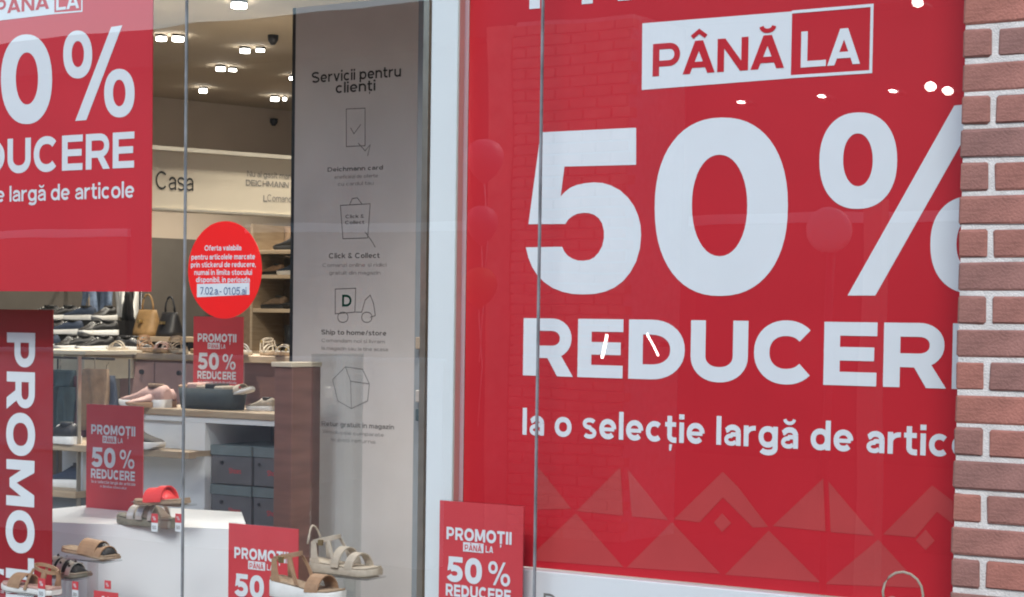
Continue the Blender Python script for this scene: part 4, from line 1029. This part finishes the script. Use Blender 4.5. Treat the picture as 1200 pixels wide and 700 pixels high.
# right back shelving beside the grey panel
Yr = 5.2; plr = wallplane(Yr)
rx0 = plr.uv(296, 330)[0]; rx1 = plr.uv(346, 330)[0]+.3
t = thing('wall_shelves', 'brown wall shelving with dark shoes between the sticker and the grey panel', 'shelf', (rx0, Yr, .02))
MB().box(plr.uv(232, 330)[0], rx1, Yr+.32, Yr+.36, .02, plr.uv(320, 262)[1]).build('back_panel', M['brown'], t)
MB().box(rx0-.02, rx0, Yr, Yr+.31, .02, plr.uv(320, 262)[1]).build('side_panel', M['oak'], t)
rows = []
for py in (293, 322, 362, 412):
    z = plr.uv(322, py)[1]; rows.append(z); MB().box(rx0+.001, rx1, Yr, Yr+.31, z-.025, z, .002).build('shelf_board', M['oak'], t)
def X5(px): return plr.uv(px, 330)[0]
sneaker('black shoe on the top brown shelf', 'black', 'black', Vector((X5(343), Yr+.12, rows[0])), R(180), .9, 'black', 'shoe', 'dark shoes on the brown wall shelves')
bt = thing('shoe_box', 'white topped dark shoe box at the end of the top brown shelf', 'shoe box', (X5(332), Yr+.2, rows[0]))
MB().box(X5(322), X5(343), Yr+.18, Yr+.30, rows[0]+.001, rows[0]+.12).build('body', M['black'], bt); MB().box(X5(325), X5(344), Yr+.17, Yr+.305, rows[0]+.121, rows[0]+.145, .002).build('lid', M['shoewhite'], bt)
sneaker('navy shoe on the second brown shelf', 'navy', 'shoewhite', Vector((X5(345), Yr+.12, rows[1])), R(180), .85, 'navy', 'shoe', 'dark shoes on the brown wall shelves')
sneaker('brown shoe left on the second brown shelf', 'tan', 'black', Vector((X5(318), Yr+.12, rows[1])), R(180), .7, 'black', 'shoe', 'dark shoes on the brown wall shelves')
sneaker('brown shoe on the third brown shelf', 'brown', 'black', Vector((X5(322), Yr+.12, rows[2])), R(180), .8, 'black', 'shoe', 'dark shoes on the brown wall shelves')
def boot(label, px, z, m_, sc=1):
    x = X5(px); t = thing('boot', label, 'boot', (x, Yr+.12, z+.001), 'dark shoes on the brown wall shelves')
    sec = [(0, .045, .04, 0), (.02, .05, .042, .0), (.06, .045, .04, .0), (.12, .038, .036, .005), (.24, .045, .042, .008)]
    MB().loft([[(x+o_+rx*c0, Yr+.12+ry*s0, z+.001+zz*sc) for c0, s0 in arc(0, 0, 1, 1, 0, 360, 14, 2)[:-1]] for zz, rx, ry, o_ in sec]).build('shaft', M[m_], t)
    MB().loft([[(x-.02-d_, Yr+.12+w_*c0, z+.02+h_*s0+h_*.3) for c0, s0 in arc(0, 0, 1, 1, 0, 360, 12, 2)[:-1]] for d_, w_, h_ in ((0, .04, .03), (.06, .042, .022), (.10, .035, .016), (.13, .015, .008))]).build('foot', M[m_], t)
boot('black ankle boot on the third brown shelf beside the grey panel', 337, rows[2], 'black')
boot('black boot on the lowest brown shelf beside the grey panel', 338, rows[3], 'black', 1.1)
boot('second black boot on the lowest brown shelf left of the first', 326, rows[3], 'black', .7)

# ------------------------------------------------------------------ across the street (seen only as reflections)
def mir(px, py, Y):
    p = at(px, py, Y); return Vector((p.x, -p.y, p.z))
YB = 9.0
zroof = mir(260, 26, YB).z
t = thing('opposite_building', 'grey building with brick piers and shop windows across the street, seen mirrored in the glass', 'building', (-10, -YB, -.16))
MB().box(-40, 20, -YB-6, -YB-.30, -.16, zroof).build('wall', M['facade'], t)
MB().box(-40, 20, -YB-.299, -YB+.02, zroof-.35, zroof+.0).build('cornice', M['facade'], t)
for (a0, a1) in ((560, 588), (598, 735)):
    p0 = mir(a0, 300, YB-.6).x; p1_ = mir(a1, 300, YB-.6).x
    zt4 = zroof-.36
    if a0 == 598:
        pr = MB(); ph_ = .0833; k = 0; z = -.16
        MB().box(p0+.01, p1_-.01, -YB-.29, -YB+.57, -.16, zt4).build('pier_mortar', M['mortar'], t)
        shared = None
        while z < zt4-ph_:
            x = p0-(.13 if k % 2 else 0)
            while x < p1_:
                xa_ = max(x, p0); xb_ = min(x+.245, p1_)
                if xb_-xa_ > .03: pr.box(xa_, xb_, -YB+.50, -YB+.60, z, z+ph_-.016)
                x += .262
            z += ph_; k += 1
        o = pr.build('pier_bricks', M['facbrick'], t, fix=False); o['kind'] = 'stuff'
    else: MB().box(p0, p1_, -YB-.29, -YB+.5, -.16, zt4).build('pier', M['facbrick'], t)
for k in range(9):
    x = -30+k*4.6
    if abs(x+1.6-(mir(665, 300, YB).x)) < 1.6: continue
    f_ = MB().box(x, x+3.0, -YB-.298, -YB-.25, .5, 2.3).build('window', M['dark'], t)
    MB().box(x-.06, x+3.06, -YB-.249, -YB-.2, 2.301, 2.38).build('lintel', M['column'], f_)
# added wall, kept pale so its mirror image hazes the lower left
t = thing('haze_wall', 'added low pale wall across the street, mirrored as haze at the lower left', 'wall', (-8, -6.2, -.16))
p0 = mir(0, 408, 6.2); MB().box(-16, mir(500, 412, 6.2).x, -6.4, -6.2, -.16, p0.z-.03).build('wall', M['hazewall'], t)
MB().box(-16, mir(210, 525, 6.2).x, -6.199, -6.16, mir(100, 529, 6.2).z, mir(100, 523, 6.2).z).build('ledge', M['column'], t)
MB().box(-16, mir(500, 412, 6.2).x, -6.43, -6.17, p0.z-.029, p0.z).build('coping', M['column'], t)
# lit lamps over there, mirrored as white specks on the red banner
def outlamp(label, px, py, Y, r, L_=0, ang=0, flat=.4):
    p = mir(px, py, Y); t = thing('street_side_lamp', label, 'lamp', p, 'lit lamps across the street')
    if L_: 
        d_ = Vector((math.sin(ang), 0, math.cos(ang)))*L_/2; MB().tube([p-d_, p+d_], r, 10).build('tube', M['lampout'], t)
    else:
        n = 14; MB().loft([[(p.x+r*k_*math.cos(2*math.pi*i/n), p.y, p.z+.55*r*k_*math.sin(2*math.pi*i/n)) if False else (p.x+r*k_*math.cos(2*math.pi*i/n), p.y+dy_, p.z+r*k_*flat*math.sin(2*math.pi*i/n)) for i in range(n)] for dy_, k_ in ((0, .8), (-.03, 1), (-.06, .8))]).build('lens', M['lampout'], t)
    MB().tube([p+Vector((0, -.07, 0)), p+Vector((0, -.25, 0))], .02, 6).build('bracket', M['darkmetal'], t)
for a in (('left oval lamp mirrored at the upper right of the red banner', 1090, 101.5, 7.5, .036), ('right oval lamp mirrored at the upper right of the red banner', 1109.5, 106, 7.5, .031),
          ('small lamp mirrored under the outlined label', 1044.5, 106.5, 7.5, .026), ('small lamp mirrored between the label and the zero', 959.5, 113, 7.5, .026), ('small lamp mirrored above the zero', 867, 119, 7.5, .026), ('lamp mirrored at the very top right', 1075, 3, 7.5, .035)): outlamp(*a, flat=.4 if a[4] < .03 else .85)
outlamp('slanting lit tube mirrored on the first letter E', 709, 406, 7.5, .011, .17, -R(14)*-1)
outlamp('slanting lit tube mirrored on the letter D', 765, 404, 7.5, .008, .19, -R(32))
def balloon(label, px, py, r, m_):
    p = mir(px, py, 6.6); t = thing('balloon', label, 'balloon', p, 'balloons across the street')
    prof = [(0, -1.25), (.25, -1.1), (.62, -.75), (.9, -.3), (1, .1), (.93, .5), (.7, .82), (.35, 1.0), (.02, 1.05)]
    MB().loft([[(p.x+r*a_*math.cos(2*math.pi*i/16), p.y+r*a_*math.sin(2*math.pi*i/16), p.z+r*z_) for i in range(16)] for a_, z_ in [(max(q[0], .02), q[1]) for q in prof]]).build('bulb', M[m_], t)
    MB().tube([(p.x, p.y, p.z-r*1.25), (p.x+.03, p.y, p.z-r*1.25-.4), (p.x, p.y, p.z-r*1.25-.8)], .004, 5).build('string', M['shoewhite'], t)
balloon('pale pink balloon mirrored at the left edge of the big red banner', 566, 185, .13, 'balloonpink')
balloon('second pale pink balloon mirrored below the first', 562, 262, .12, 'balloonpink')
balloon('orange balloon mirrored low at the left edge of the big red banner', 560, 335, .13, 'balloonorange')
# round traffic mirror and post across the street
p = mir(970, 270, 6.5)
t = thing('round_mirror', 'round pale convex mirror on a post across the street', 'mirror', (p.x, p.y, -.16))
n = 24; MB().loft([[(p.x+rr0*math.cos(2*math.pi*i/n), p.y-dy, p.z+rr0*math.sin(2*math.pi*i/n)) for i in range(n)] for rr0, dy in ((.06, -.03), (.11, -.015), (.135, 0), (.135, .03))]).build('disc', M['shoewhite'], t)
MB().tube([(p.x, p.y-.05, -.16), (p.x, p.y-.05, p.z)], .025, 10).build('post', M['darkmetal'], t)
p = mir(1020, 300, 6.8)
tag(MB().box(p.x-.06, p.x+.06, p.y-.12, p.y, -.16, p.z+.35).build('concrete_post', M['sand']), 'square pale post across the street', 'post')
